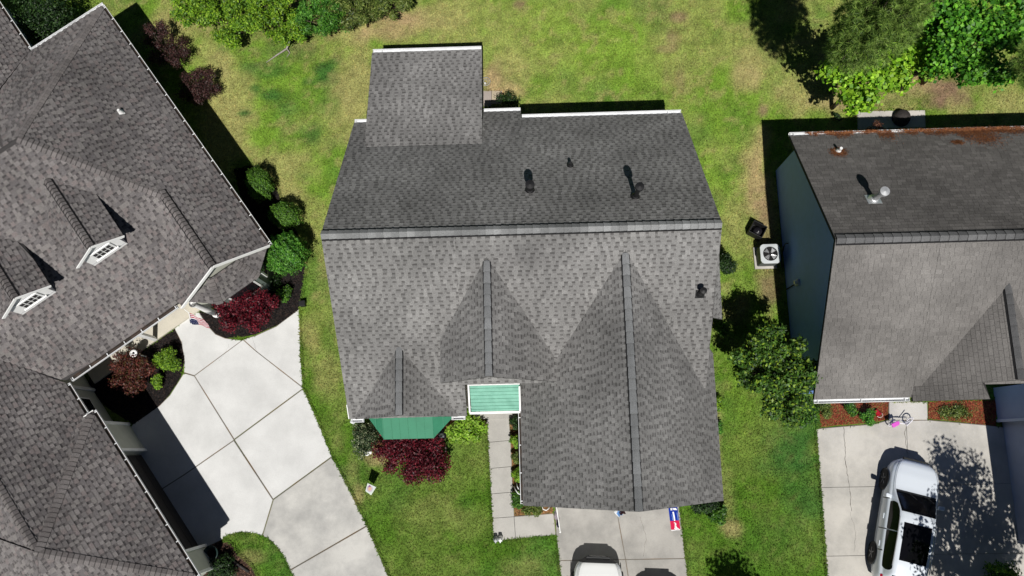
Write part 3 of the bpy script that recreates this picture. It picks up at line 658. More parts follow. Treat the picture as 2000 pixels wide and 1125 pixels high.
mb = MB(); mb.box(tuple(MN(-.9, 2.37, 1.2)), (.95, .06, 2.1), MAIN_A); d = mb.build('front_door', mat('door_red', (.22, .04, .03), .5), hm)
bt = [MN(-5.2, 1.32, 2.72), MN(-2.42, 1.32, 2.72)]; bb = [MN(-4.72, .45, 2.2), MN(-3.06, .45, 2.2)]
seam_roof('bay_roof', [bb[0], bb[1], MN(-3.06 + .02, 1.32, 2.72), MN(-4.72 - .02, 1.32, 2.72)], [(lerp(MN(-4.72, 1.3, 2.71), MN(-3.06, 1.3, 2.71), t), lerp(bb[0], bb[1], t)) for t in (0, .17, .33, .5, .67, .83, 1)], 'y')
for sgn, b0, t0, w0 in ((-1, bb[0], bt[0], MN(-4.72, 1.32, 2.725)), (1, bb[1], bt[1], MN(-3.06, 1.32, 2.725))):
    lowc = MN(-5.24, 1.16, 2.2) if sgn < 0 else MN(-2.38, 1.16, 2.2)
    poly = [b0 + Vector((0, 0, .003)), w0 + Vector((0, 0, .003)), lowc]
    if (poly[1] - poly[0]).cross(poly[2] - poly[0]).z < 0: poly = poly[::-1]
    mb = MB(); mb.hexa([p - Vector((0, 0, .05)) for p in poly], poly); r_ = mb.build('bay_roof_side', GREENMETAL, hm)
    mb = MB(); m_ = lerp(poly[0], poly[2], .5) if False else lerp(b0, lowc, .5); mb.bar(lerp(w0, lowc, .5) + Vector((0, 0, .015)), m_ + Vector((0, 0, .015)), .02, .028); mb.build('seam', GREENMETAL, r_)
mb = MB(); q = V3(MN, (-5.1, 1.5, .3), (-4.66, .6, .3), (-3.12, .6, .3), (-2.5, 1.5, .3)); mb.hexa(q, [p + Vector((0, 0, 1.83)) for p in q]); mb.build('bay_wall', WHITE, hm)
mb = MB(); mb.box(tuple(MN(-3.89, .585, 1.3)), (1.2, .03, 1.2), MAIN_A); w_ = mb.build('bay_window', GLASS, hm)
mb = MB(); mb.box(tuple(MN(3.1, -1.47, 1.1)), (4.9, .05, 2.15), MAIN_A); gd = mb.build('garage_door', WHITE, hm)
for k in range(3):
    mb = MB(); mb.box(tuple(MN(3.1, -1.505, .55 + k * .55)), (4.8, .012, .012), MAIN_A); mb.build('door_groove', BLACK, gd)
# roof penetrations: black pipes with storm collars
def pipe(house, name, base, h, r, cap=None, m=BLACK, flash=.2, slope_n=None):
    mb = MB(); b = Vector(base); mb.tube([b - Vector((0, 0, .15)), b + Vector((0, 0, h))], r, 14)
    o = mb.build(name, m, house)
    if cap: mb = MB(); mb.lathe([(.001, h + .13), (cap, h + .10), (cap, h - .02), (cap * .8, h - .03), (r, h - .03)], b, 18); mb.build('pipe_cap', m, o, smooth=False)
    if slope_n is not None:
        n = slope_n; e = Vector((0, 0, 1)).cross(n).normalized(); u = n.cross(e); c = b + n * .022
        mb = MB(); q = [c - e * flash - u * flash, c + e * flash - u * flash, c + e * flash + u * flash, c - e * flash + u * flash]; q = q if (q[1] - q[0]).cross(q[2] - q[0]).z > 0 else q[::-1]
        mb.hexa([p - n * .008 for p in q], q); mb.lathe([(r * 2.1, .0), (r * 1.25, .13), (r * 1.0, .14)], b, 14); mb.build('pipe_flashing', m, o)
    return o
pipe(hm, 'vent_pipe', MN(.36, 7.85, mz(7.85)), .55, .075, .14, slope_n=nb, flash=.1)
pipe(hm, 'vent_pipe', MN(3.55, 7.45, mz(7.45)), .95, .07, .13, slope_n=nb, flash=.12)
pipe(hm, 'vent_pipe', MN(1.70, 8.95, mz(8.95)), .28, .055, None, slope_n=nb, flash=.1)
pipe(hm, 'vent_pipe', MN(5.42, 4.5, mz(4.5)), .45, .06, .1, slope_n=nf, flash=.14)

# ------------------------------------------------------------------ left house
hl = thing('house', 'brown grey shingled house with two white dormers beside the white driveway', 'house', LF(-17, -10, 0), LEFT_A, 'suburban houses')
NEZ, NEV, NES = 2.68, -2.99, .74; SEU, SEZ, SES = -11.1, 2.45, .53; NWU = -22.18
nez = lambda v: NEZ + NES * (NEV - v); sez = lambda u: SEZ + SES * (SEU - u)
AU = -17.35; AZ = sez(AU); AV = NEV - (AZ - NEZ) / NES; NWS = (AZ - NEZ) / (AU - NWU); nwz = lambda u: NEZ + NWS * (u - NWU)
RV = -4.74; RZ = nez(RV); RU = SEU - (RZ - SEZ) / SES; GU = -10.84
VEND = -22.0
rl = Roof(hl)
ne = V3(LF, (NWU, NEV, NEZ), (GU, NEV, NEZ), (GU, RV, RZ), (RU, RV, RZ), (AU, AV, AZ)); rl.plane(ne, PAL_LEFT); n_ne = nrm(ne)
sw = V3(LF, (RU - .2, RV, RZ), (GU, RV, RZ), (GU, -6.58, nez(2 * RV + 6.58)), (-12.9, -6.58, nez(2 * RV + 6.58))); rl.plane(sw, PAL_LEFT); n_sw = nrm(sw)
se = V3(LF, (AU, AV, AZ), (RU, RV - .02, RZ), (SEU, -6.2, SEZ), (SEU, -11.1, SEZ), (SEU - 1.3, -12.5, sez(SEU - 1.3)), (AU, VEND, AZ)); 
rl.plane(V3(LF, (AU, AV, AZ), (RU, RV, RZ), (SEU, -6.0, SEZ), (SEU, -11.13, SEZ), (AU, -18.5, AZ)), PAL_LEFT); n_se = nrm(V3(LF, (AU, AV, AZ), (SEU, -6, SEZ), (SEU, -11, SEZ)))
nw = V3(LF, (AU, AV, AZ), (NWU, NEV, NEZ), (NWU, -6.0, NEZ), (AU, -18, AZ)); rl.plane(nw, PAL_LEFT); n_nw = nrm(nw)
# rear wing at the top corner
WV = -6.03; rl.plane(V3(LF, (-27, WV, NEZ), (NWU - .02, WV, NEZ), (-19.4, -8.9, NEZ + .66 * 2.87), (-21, -11, NEZ + .66 * 4.97), (-27, -11, NEZ + .66 * 4.97)), PAL_LEFT)
# garage wing
GZ = 2.68; LV, RGV = -11.18, -10.86; GA = (-6.3, -13.65); GS_ = .64; GAZ = GZ + GS_ * (RGV - GA[1])
g_ne = V3(LF, (-9.58, RGV, GZ), (-3.0, RGV, GZ), (*GA, GAZ)); rl.plane(g_ne, PAL_LEFT); n_gne = nrm(g_ne)
nwk = (GAZ - GZ) / (GA[0] + 9.58)
g_nw = V3(LF, (-9.58, RGV, GZ), (*GA, GAZ), (-6.45, -13.75, GZ + nwk * 3.13), (-9.58, -11.5, GZ)); rl.plane(g_nw, PAL_LEFT); n_gnw = nrm(g_nw)
lz = lambda v: GZ - .17 + .73 * (LV - v)
l_ne = V3(LF, (-11.0, LV, lz(LV)), (-9.62, LV, lz(LV)), (-6.45, -13.72, lz(-13.72)), (-15.2, -13.72, lz(-13.72))); rl.plane(l_ne, PAL_LEFT)
l_sw = V3(LF, (-15.2, -13.72, lz(-13.72)), (-6.45, -13.72, lz(-13.72)), (-4.5, -17.5, lz(-13.72) - .61 * 3.78), (-12, -17.5, lz(-13.72) - .61 * 3.78)); rl.plane(l_sw, PAL_LEFT)
g_se = V3(LF, (*GA, GAZ), (-3.0, RGV, GZ), (-3.0, -16.6, GZ)); rl.plane(g_se, PAL_LEFT); n_gse = nrm(g_se)
g_s = V3(LF, (*GA, GAZ), (-3.0, -16.6, GZ), (-9.5, -16.6, GZ)); rl.plane(g_s, PAL_LEFT)
CL = [(.150, .136, .134), (.165, .152, .150), (.135, .123, .121), (.172, .156, .152)]
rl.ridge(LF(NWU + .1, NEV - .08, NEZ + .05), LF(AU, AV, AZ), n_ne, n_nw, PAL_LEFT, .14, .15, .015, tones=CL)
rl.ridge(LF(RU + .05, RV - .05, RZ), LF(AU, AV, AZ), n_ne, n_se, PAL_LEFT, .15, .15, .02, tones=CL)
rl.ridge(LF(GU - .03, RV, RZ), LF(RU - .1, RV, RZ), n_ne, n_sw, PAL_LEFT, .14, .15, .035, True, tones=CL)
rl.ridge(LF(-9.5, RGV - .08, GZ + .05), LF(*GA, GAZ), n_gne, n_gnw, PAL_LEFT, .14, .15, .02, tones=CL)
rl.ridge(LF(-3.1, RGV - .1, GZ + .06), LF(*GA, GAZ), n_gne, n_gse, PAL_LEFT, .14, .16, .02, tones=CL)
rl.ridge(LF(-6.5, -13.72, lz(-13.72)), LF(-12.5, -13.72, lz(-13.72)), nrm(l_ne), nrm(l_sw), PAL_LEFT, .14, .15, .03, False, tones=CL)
# low bay roof under the gable
bz0, bz1 = 2.28, 2.86
B_ = V3(LF, (-10.98, -3.12, bz0), (-10.26, -3.95, bz0), (-10.26, -5.55, bz0), (-10.98, -6.38, bz0)); T_ = V3(LF, (-10.98, -4.25, bz1), (-10.98, -5.25, bz1))
for q in ([B_[0], B_[1], T_[0]], [B_[1], B_[2], T_[1], T_[0]], [B_[2], B_[3], T_[1]]): rl.plane(q, PAL_LEFT, .08)
for a_, b_, n1, n2 in ((B_[1], T_[0], [B_[0], B_[1], T_[0]], [B_[1], B_[2], T_[1]]), (B_[2], T_[1], [B_[2], B_[3], T_[1]], [B_[1], B_[2], T_[1]])):
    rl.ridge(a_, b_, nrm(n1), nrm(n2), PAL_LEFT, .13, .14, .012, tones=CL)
# dormers
DR, DW = 5.12, .88
WINFRAME = WHITE
for v0 in (-7.30, -10.06):
    zE = DR - .70 * DW; uE = SEU - (zE - SEZ) / SES
    dl = V3(LF, (-16.15, v0, DR), (-13.22, v0, DR), (-13.22, v0 - DW, zE), (uE, v0 - DW, zE)); dr_ = V3(LF, (-13.22, v0, DR), (-16.15, v0, DR), (uE, v0 + DW, zE), (-13.22, v0 + DW, zE))
    rl.plane(dl, PAL_LEFT, .09); rl.plane(dr_, PAL_LEFT, .09)
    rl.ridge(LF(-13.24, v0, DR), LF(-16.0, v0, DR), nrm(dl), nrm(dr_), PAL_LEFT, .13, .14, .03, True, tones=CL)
    mb = MB(); q = [(v0 - .64, 3.35), (v0 + .64, 3.35), (v0 + .64, 4.55), (v0, 5.0), (v0 - .64, 4.55)]
    mb.hexa([LF(-13.34, v, z) for v, z in q], [LF(-14.9, v, z) for v, z in q]); dm = mb.build('dormer_wall', WHITE, hl)
    for s_ in (-1, 1):
        mb = MB(); mb.bar(LF(-13.2, v0, DR - .04), LF(-13.2, v0 + s_ * DW, zE - .04), .03, .1); mb.build('rake_board', WHITE, dm)
        mb = MB(); mb.bar(LF(-13.22, v0 + s_ * (DW - .08), zE - .09), LF(-13.36, v0 + s_ * (DW - .08), zE - .09), .14, .05); mb.build('soffit', WHITE, dm)
    mb = MB(); mb.box(tuple(LF(-13.325, v0, 4.20)), (.05, .74, .50), LEFT_A); mb.build('window_frame', WHITE, dm)
    for r_ in range(2):
        for c_ in range(4):
            mb = MB(); mb.box(tuple(LF(-13.296, v0 - .24 + c_ * .16, 4.09 + r_ * .22)), (.012, .12, .17), LEFT_A); mb.build('pane', GLASS, dm)
    mb = MB(); mb.box(tuple(LF(-13.29, v0, 3.93)), (.06, .82, .03), LEFT_A); mb.build('sill', WHITE, dm)
    for z in (3.80, 4.5):
        mb = MB(); mb.box(tuple(LF(-13.336, v0, z)), (.012, 1.27, .012), LEFT_A); mb.build('siding_joint', mat('joint_grey', (.3, .3, .32), .8), dm)
rl.finish()
u_ = LF(1, 0, 0); v_ = LF(0, 1, 0)
gutter(hl, LF(NWU, NEV, NEZ), LF(GU, NEV, NEZ), v_, .095, dark_trough=True)
gutter(hl, LF(NWU, NEV + .1, NEZ), LF(NWU, WV + .05, NEZ), -u_, .1, hang=9)
gutter(hl, LF(-27, WV, NEZ), LF(NWU - .15, WV, NEZ), v_, .095, dark_trough=True)
gutter(hl, LF(-9.58, RGV, GZ), LF(-3.0, RGV, GZ), v_, .095, dark_trough=True)
gutter(hl, LF(-10.95, LV, lz(LV)), LF(-9.65, LV, lz(LV)), v_, .095, dark_trough=True)
gutter(hl, LF(SEU, -11.0, SEZ), LF(SEU, -6.75, SEZ), u_, .12, dark_trough=True)
boards(hl, 'rake_board', [(LF(GU + .02, NEV, NEZ - .05), LF(GU + .02, RV, RZ - .05)), (LF(GU + .02, RV, RZ - .05), LF(GU + .02, -6.62, nez(2 * RV + 6.58) - .08)), (LF(-9.6, RGV + .03, GZ - .06), LF(-9.6, -11.2, GZ - .06)), (LF(-2.98, RGV, GZ - .06), LF(-2.98, -16, GZ - .06))], w=.04, h=.13)
# walls
prism(hl, 'wall', CREAM, LF, [(-21.9, 0), (-11.15, 0), (-11.15, 2.55), (-21.9, 2.55)], 'y', -6.4, -3.3)
prism(hl, 'wall', CREAM, LF, [(-3.3, 2.4), (-6.3, 2.4), (-6.3, 2.7), (RV, RZ - .2), (-3.3, 2.7)], 'x', -13, -11.12)
prism(hl, 'wall', CREAM, LF, [(-21.9, 0), (-12.7, 0), (-12.7, 3.2), (-17.35, 5.4), (-21.9, 2.5)], 'y', -18, -8.2)
prism(hl, 'wall', CREAM, LF, [(-21.9, 0), (-12.7, 0), (-12.7, 2.6), (-21.9, 2.5)], 'y', -8.197, -6.403)
prism(hl, 'wall', CREAM, LF, [(-26.5, 0), (-21.8, 0), (-21.8, 2.5), (-26.5, 2.5)], 'y', -11, -6.4)
prism(hl, 'wall', CREAM, LF, [(-12.8, 0), (-9.5, 0), (-9.5, 2.4), (-12.8, 2.4)], 'y', -16, -11.5)
prism(hl, 'wall', CREAM, LF, [(-9.45, 0), (-3.25, 0), (-3.25, 2.5), (-9.45, 2.5)], 'y', -16, -11.34)
for a0, a1 in ((-9.3, -8.16), (-4.05, -3.2)):
    prism(hl, 'garage_pier', CREAM, LF, [(a0, 0), (a1, 0), (a1, 2.48), (a0, 2.48)], 'y', -11.36, -11.06)
    for a in (a0, a1):
        mb = MB(); mb.bar(LF(a, -11.045, 0), LF(a, -11.045, 2.45), .1, .05, v_); mb.build('corner_trim', WHITE, hl)
mb = MB(); mb.box(tuple(LF(-6.1, -11.31, 1.1)), (4.0, .05, 2.2), LEFT_A); gd = mb.build('garage_door', mat('dark_brown_door', (.03, .026, .024), .5), hl)
for k in range(3):
    mb = MB(); mb.box(tuple(LF(-6.1, -11.28, .55 + k * .55)), (3.9, .012, .02), LEFT_A); mb.build('door_groove', BLACK, gd)
mb = MB(); mb.box(tuple(LF(-10.25, -11.485, 1.45)), (.95, .06, 1.3), LEFT_A); w_ = mb.build('window', WHITE, hl)
mb = MB(); mb.box(tuple(LF(-10.25, -11.45, 1.45)), (.8, .02, 1.15), LEFT_A); mb.build('pane', GLASS, w_)
mb = MB(); mb.bar(LF(-9.55, -11.45, 0), LF(-9.55, -11.45, 2.4), .1, .06, v_); mb.build('corner_trim', WHITE, hl)
mb = MB(); mb.bar(LF(-11.15, -11.45, 0), LF(-11.15, -11.45, 2.3), .1, .06, v_); mb.build('corner_trim', WHITE, hl)
mb = MB(); q = V3(LF, (-12.7, -6.3, 0), (-11.32, -6.3, 0), (-11.32, -11.3, 0), (-12.7, -11.3, 0)); q = q[::-1]; mb.hexa([p - Vector((0, 0, .1)) for p in q], [p + Vector((0, 0, .13)) for p in q]); mb.build('porch_floor', C_PORCH, hl)
EXCLUDE.append([(p.x, p.y) for p in q])
mb = MB(); q = V3(LF, (-11.4, -3.35, 0), (-10.42, -4.05, 0), (-10.42, -5.45, 0), (-11.4, -6.15, 0)); q = q if area2(q) > 0 else q[::-1]; mb.hexa(q, [p + Vector((0, 0, 2.2)) for p in q]); bw = mb.build('bay_wall', mat('sage_siding', (.16, .20, .18), .7, bump=.5, wave=('Z', 2.6)), hl)
pq = [LF(-11.36, -3.37, 0), LF(-10.44, -4.03, 0)]; mid = lerp(pq[0], pq[1], .5); dd = (pq[1] - pq[0]).normalized(); on = Vector((-dd.y, dd.x, 0)); on = on if on.dot(v_) > 0 else -on
ang = math.atan2(dd.y, dd.x)
mb = MB(); mb.box(tuple(mid + on * .02 + Vector((0, 0, 1.45))), (.74, .05, 1.2), ang); w_ = mb.build('window', WHITE, bw)
for k in (0, 1):
    mb = MB(); mb.box(tuple(mid + on * .05 + Vector((0, 0, 1.17 + .55 * k))), (.6, .012, .48), ang); mb.build('pane', GLASS, w_)
mb = MB(); mb.box(tuple(LF(-10.41, -4.75, 1.45)), (.05, 1.1, 1.2), LEFT_A); w_ = mb.build('window', WHITE, bw)
mb = MB(); mb.box(tuple(LF(-10.38, -4.75, 1.45)), (.012, .95, 1.05), LEFT_A); mb.build('pane', GLASS, w_)
b_ = at(303, 662, .13); mb = MB(); mb.box((b_.x, b_.y, 1.25), (.13, .13, 2.24), LEFT_A); mb.build('porch_post', WHITE, hl)
b_ = at(424, 614, 0); mb = MB(); mb.lathe([(.14, 0), (.14, .14), (.1, .18), (.115, 1.0), (.085, 2.15), (.13, 2.2), (.13, 2.3)], b_, 18); mb.build('porch_column', WHITE, hl)
mb = MB(); mb.bar(LF(-11.25, -6.4, 2.2), LF(-11.25, -10.9, 2.2), .14, .2); mb.build('porch_beam', WHITE, hl)
pipe(hl, 'vent_pipe', LF(-17.45, -4.4, nez(-4.4)), .2, .045, None, mat('white_pvc', (.75, .75, .74), .4), slope_n=n_ne, flash=.1)

# ------------------------------------------------------------------ right house
hr_ = thing('house', 'house with brown grey shingles and blue siding beside the weathered driveway', 'house', RT(15, 6, 0), RIGHT_A, 'suburban houses')
RR, RE, RS = 5.87, 2.73, .685; RY, RYB, RYF = 6.03, 10.57, 1.40; RX, REND = 9.55, 23.0
rz = lambda y: RR - RS * abs(y - RY)
rr = Roof(hr_)
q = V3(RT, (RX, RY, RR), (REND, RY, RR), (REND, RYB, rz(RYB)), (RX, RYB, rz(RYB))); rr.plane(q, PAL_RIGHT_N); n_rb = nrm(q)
q = V3(RT, (RX, RYF, rz(RYF)), (REND, RYF, rz(RYF)), (REND, RY, RR), (RX, RY, RR)); q = V3(RT, (RX, RYF, rz(RYF)), (12.75, RYF, rz(RYF)), (12.75, RY, RR), (RX, RY, RR)); rr.plane(q, PAL_RIGHT); n_rf = nrm(q)
rr.plane(V3(RT, (12.75, 1.75, rz(1.75)), (REND, 1.75, rz(1.75)), (REND, RY, RR), (12.75, RY, RR)), PAL_RIGHT)
RG, rgx, rgs = 4.93, 15.1, .95
ql = V3(RT, (rgx, 4.75, RG), (rgx, 1.72, RG), (14.35, 1.72, RG - rgs * .75), (12.78, 1.72, RG - rgs * 2.32), (12.78, 1.9, RG - rgs * 2.32)); rr.plane(ql, PAL_RIGHT)
rr.plane(V3(RT, (12.78, 1.26, RG - rgs * 2.32), (12.78, 1.72, RG - rgs * 2.32), (14.35, 1.72, RG - rgs * .75), (14.42, 1.2, RG - rgs * .68)), PAL_RIGHT)
qr = V3(RT, (rgx, 1.72, RG), (rgx, 4.75, RG), (17.5, 1.9, RG - rgs * 2.4), (17.5, 1.72, RG - rgs * 2.4)); rr.plane(qr, PAL_RIGHT)
rr.plane(V3(RT, (16.72, 1.7, 2.66), (16.72, -3.9, 2.66), (19.6, -3.9, 4.6), (19.6, 1.7, 4.6)), PAL_RIGHT)
rr.plane(V3(RT, (19.6, 1.7, 4.6), (19.6, -3.9, 4.6), (22.5, -3.9, 2.66), (22.5, 1.7, 2.66)), PAL_RIGHT)
CR_ = [(.118, .118, .121), (.128, .128, .131), (.11, .11, .113), (.136, .136, .139)]
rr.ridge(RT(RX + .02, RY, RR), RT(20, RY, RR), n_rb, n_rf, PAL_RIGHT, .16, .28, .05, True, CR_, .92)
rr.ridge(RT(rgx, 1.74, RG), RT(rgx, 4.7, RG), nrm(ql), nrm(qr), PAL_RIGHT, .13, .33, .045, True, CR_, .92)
rr.finish()
xr = RT(1, 0, 0); yr = RT(0, 1, 0)
gutter(hr_, RT(RX, RYF, rz(RYF)), RT(12.7, RYF, rz(RYF)), -yr, .11, .09, 1.2)
gutter(hr_, RT(RX, RYB, rz(RYB)), RT(REND, RYB, rz(RYB)), yr, .12, .09, 1.5)
gutter(hr_, RT(16.72, 1.6, 2.66), RT(16.72, -3.9, 2.66), -xr, .11)
prism(hr_, 'wall', BLUESIDE, RT, [(1.75, 0), (10.25, 0), (10.25, 2.78), (RY, 5.68), (1.75, 2.78)], 'x', 9.86, 12.6)
prism(hr_, 'wall', BLUESIDE, RT, [(2.7, 0), (10.25, 0), (10.25, 2.78), (RY, 5.68), (2.7, 3.4)], 'x', 12.603, 22.5)
prism(hr_, 'wall', BLUESIDE, RT, [(13.1, 0), (17.0, 0), (17.0, 2.7), (rgx, 4.5), (13.1, 2.7)], 'y', 2.25, 4)
GREYBLUE = mat('grey_blue_siding', srgb(150, 158, 174), .6, bump=.6, wave=('Z', 2.6), mottle=.05)
prism(hr_, 'wall', GREYBLUE, RT, [(16.98, 0), (22, 0), (22, 2.6), (16.98, 2.6)], 'y', .6, 1.8)
prism(hr_, 'wall', GREYBLUE, RT, [(17.13, 0), (22, 0), (22, 2.6), (17.13, 2.6)], 'y', -3.6, .597)
for x_, y_ in ((16.96, .62), (17.1, -3.55)):
    mb = MB(); mb.bar(RT(x_, y_, 0), RT(x_, y_, 2.6), .1, .07, xr); mb.build('corner_trim', mat('pale_blue_trim', (.46, .49, .54), .5), hr_)
boards(hr_, 'rake_board', [(RT(RX + .02, RYB, rz(RYB) - .08), RT(RX + .02, RY, RR - .08)), (RT(RX + .02, RY, RR - .08), RT(RX + .02, RYF, rz(RYF) - .08))], m=mat('blue_trim', srgb(84, 104, 132), .6), h=.11)
mb = MB(); mb.box(tuple(RT(9.84, 5.6, 1.35)), (.12, .22, .36), RIGHT_A); em = mb.build('electric_meter', mat('meter_grey', (.5, .52, .54), .5), hr_); bevel(em, .02)
mb = MB(); mb.tube([RT(9.83, 5.6, 1.2), RT(9.83, 5.6, .1)], .02, 8); mb.build('conduit', BLACK, em)
mb = MB(); mb.lathe([(.001, .09), (.075, .08), (.085, 0)], (0, 0, 0), 16, M=Matrix.Translation(RT(9.78, 5.6, 1.4)) @ Matrix.Rotation(-math.pi / 2, 4, 'Y')); mb.build('meter_dial', STEEL, em)
mb = MB(); mb.tube([RT(9.84, 7.2, .75), RT(9.75, 7.2, .72), RT(9.74, 7.15, .55), RT(9.72, 6.8, .2), RT(9.68, 6.4, .3)], .02, 8); mb.build('coolant_line', BLACK, hr_, smooth=True)
pipe(hr_, 'flue_pipe', RT(11.28, 7.55, rz(7.55)), .78, .085, .15, STEEL, slope_n=n_rb, flash=.22)
pipe(hr_, 'vent_pipe', RT(10.95, 9.75, rz(9.75)), .3, .05, None, MATS['white_pvc'], slope_n=n_rb, flash=.12)

# ------------------------------------------------------------------ plants
def leaf_mesh(name, pts, nrmv, size, tints, aspect=.55, curl=.25):
    """one leaf-shaped face per point"""
    n = len(pts); r = rng.normal(size=(n, 3)); t = np.cross(nrmv, r); t /= np.linalg.norm(t, axis=1, keepdims=True) + 1e-9
    b = np.cross(nrmv, t); L = (size * rng.uniform(.65, 1.35, n))[:, None]; W = L * aspect
    tip = t * L * .55 - nrmv * L * curl * .4; V = np.stack([pts - t * L * .45, pts + b * W * .5 + t * L * .05, pts + tip, pts - b * W * .5 + t * L * .05], 1)
    return mesh_np(name, V.reshape(-1, 3), np.arange(4 * n).reshape(n, 4), tints)
def crown_points(clumps, n, shell=.45, upbias=.5, jitter=.5):
    """points spread through leafy clumps given as (x, y, z, radius, height radius)"""
    C = np.array(clumps, float); vol = C[:, 3] ** 2; k = rng.choice(len(C), n, p=vol / vol.sum())
    d = rng.normal(size=(n, 3)); d /= np.linalg.norm(d, axis=1, keepdims=True); rad = rng.random(n) ** shell
    lump = 1 + .22 * np.sin(d[:, 0] * 5 + k * 2.1) * np.sin(d[:, 1] * 6 + k) + .12 * np.sin(d[:, 2] * 9 + k * 1.3)
    p = C[k, :3] + d * (rad * lump)[:, None] * np.stack([C[k, 3], C[k, 3], C[k, 4]], 1)
    nv = d * .7 + rng.normal(size=(n, 3)) * jitter + np.array([0, 0, upbias]); nv /= np.linalg.norm(nv, axis=1, keepdims=True)
    return p, nv, k
def limbs(mb, base, clumps, r0, n=6):
    base = Vector(base); top = Vector(np.mean(np.array(clumps)[:, :3], 0)); fork = base.lerp(Vector((base.x * .6 + top.x * .4, base.y * .6 + top.y * .4, top.z)), .45)
    mb.tube([base, base.lerp(fork, .5) + Vector((r0 * .3, -r0 * .3, 0)), fork], [r0, r0 * .85, r0 * .7], n)
    for c in clumps:
        t = Vector(c[:3]); m = fork.lerp(t, .5) + Vector((rnd.uniform(-1, 1), rnd.uniform(-1, 1), rnd.uniform(0, 1))) * (t - fork).length * .1
        mb.tube([fork, m, t], [r0 * .5, r0 * .33, r0 * .14], 5, cap=False)
PL = {'green': [(58, 98, 30), (78, 122, 38), (44, 78, 26), (98, 140, 44)], 'lime': [(128, 168, 46), (146, 184, 60), (104, 148, 38), (160, 190, 84)], 'dark': [(34, 58, 28), (46, 72, 32), (28, 46, 24), (58, 86, 38)],
      'boxwood': [(84, 124, 40), (66, 104, 34), (104, 146, 50), (54, 88, 30)], 'wine': [(104, 22, 38), (78, 16, 30), (130, 34, 48), (58, 12, 24)], 'plum': [(98, 24, 38), (76, 18, 30), (120, 36, 48), (56, 13, 23)],
      'barberry': [(74, 48, 48), (60, 36, 38), (92, 62, 58), (52, 44, 36)], 'rust': [(118, 62, 52), (96, 52, 44), (88, 70, 40), (74, 40, 38)], 'olive': [(88, 108, 44), (110, 128, 56), (66, 84, 36), (128, 140, 72)],
      'yellowgreen': [(124, 162, 40), (98, 140, 36), (146, 180, 54), (78, 116, 32)], 'fig': [(70, 128, 34), (96, 160, 44), (54, 104, 30), (122, 182, 56)], 'figlime': [(142, 186, 44), (120, 168, 38), (164, 204, 66), (94, 140, 34)], 'treemix': [(66, 102, 36), (84, 120, 42), (52, 82, 30), (132, 160, 50), (44, 70, 28), (74, 110, 38)], 'pine': [(126, 156, 68), (102, 134, 58), (150, 176, 86), (82, 110, 50)],
      'variegated': [(52, 74, 44), (66, 88, 52), (150, 158, 120), (44, 60, 38)], 'deadbrown': [(98, 62, 48), (78, 48, 40), (120, 80, 58)], 'brightgreen': [(64, 118, 36), (84, 138, 44), (48, 96, 30), (104, 158, 56)]}
def tint_for(pal, n, k=None, lo=.75, hi=1.25):
    a = np.array([srgb(*c) for c in PL[pal]]); t = a[rng.integers(0, len(a), n)] * rng.uniform(lo, hi, (n, 1))
    if k is not None: t = t * (np.array([.82, 1.0, 1.14, .92, 1.06, .88, 1.1])[k % 7])[:, None]
    return t
def plant(name, label, cat, px, py, zc, r, h, pal, n, size, nclump=7, trunk=.035, flat=1.0, shell=.4, group=None, aspect=.55, wax=False, spread=.62, ell=(1, 1), tilt=0.0, upbias=.5, bark=None, dome=False, clump_r=.48):
    """bush or tree sighted at (px, py) with its leafy middle at height zc: radius r metres, h = half height of the crown"""
    c = at(px, py, zc); root = thing(name, label, cat, (c.x, c.y, 0), 0, group); cl = []
    ca, sa = math.cos(tilt), math.sin(tilt)
    for i in range(nclump):
        a = i * 2.39996 + rnd.random() * .5; q = math.sqrt((i + .5) / nclump) * spread * r
        x, y = q * math.cos(a) * ell[0], q * math.sin(a) * ell[1]; x, y = x * ca - y * sa, x * sa + y * ca
        zz = zc + (h * (.35 - .7 * (q / r) ** 2) if dome else rnd.uniform(-.35, .4) * h)
        rr_ = r * clump_r * rnd.uniform(.8, 1.2); cl.append((x, y, zz, rr_, min(rr_ * flat, h * .8 + .02)))
    p, nv, k = crown_points(cl, n, shell, upbias); p[:, 2] = np.maximum(p[:, 2], .03)
    link_mesh('crown', leaf_mesh('crown', p, nv, size, tint_for(pal, n, k), aspect), WAXLEAF if wax else LEAF, root, True)
    mb = MB(); limbs(mb, (0, 0, -.05), cl, trunk); mb.build('trunk', bark or BARK, root, local=True, smooth=True)
    return root
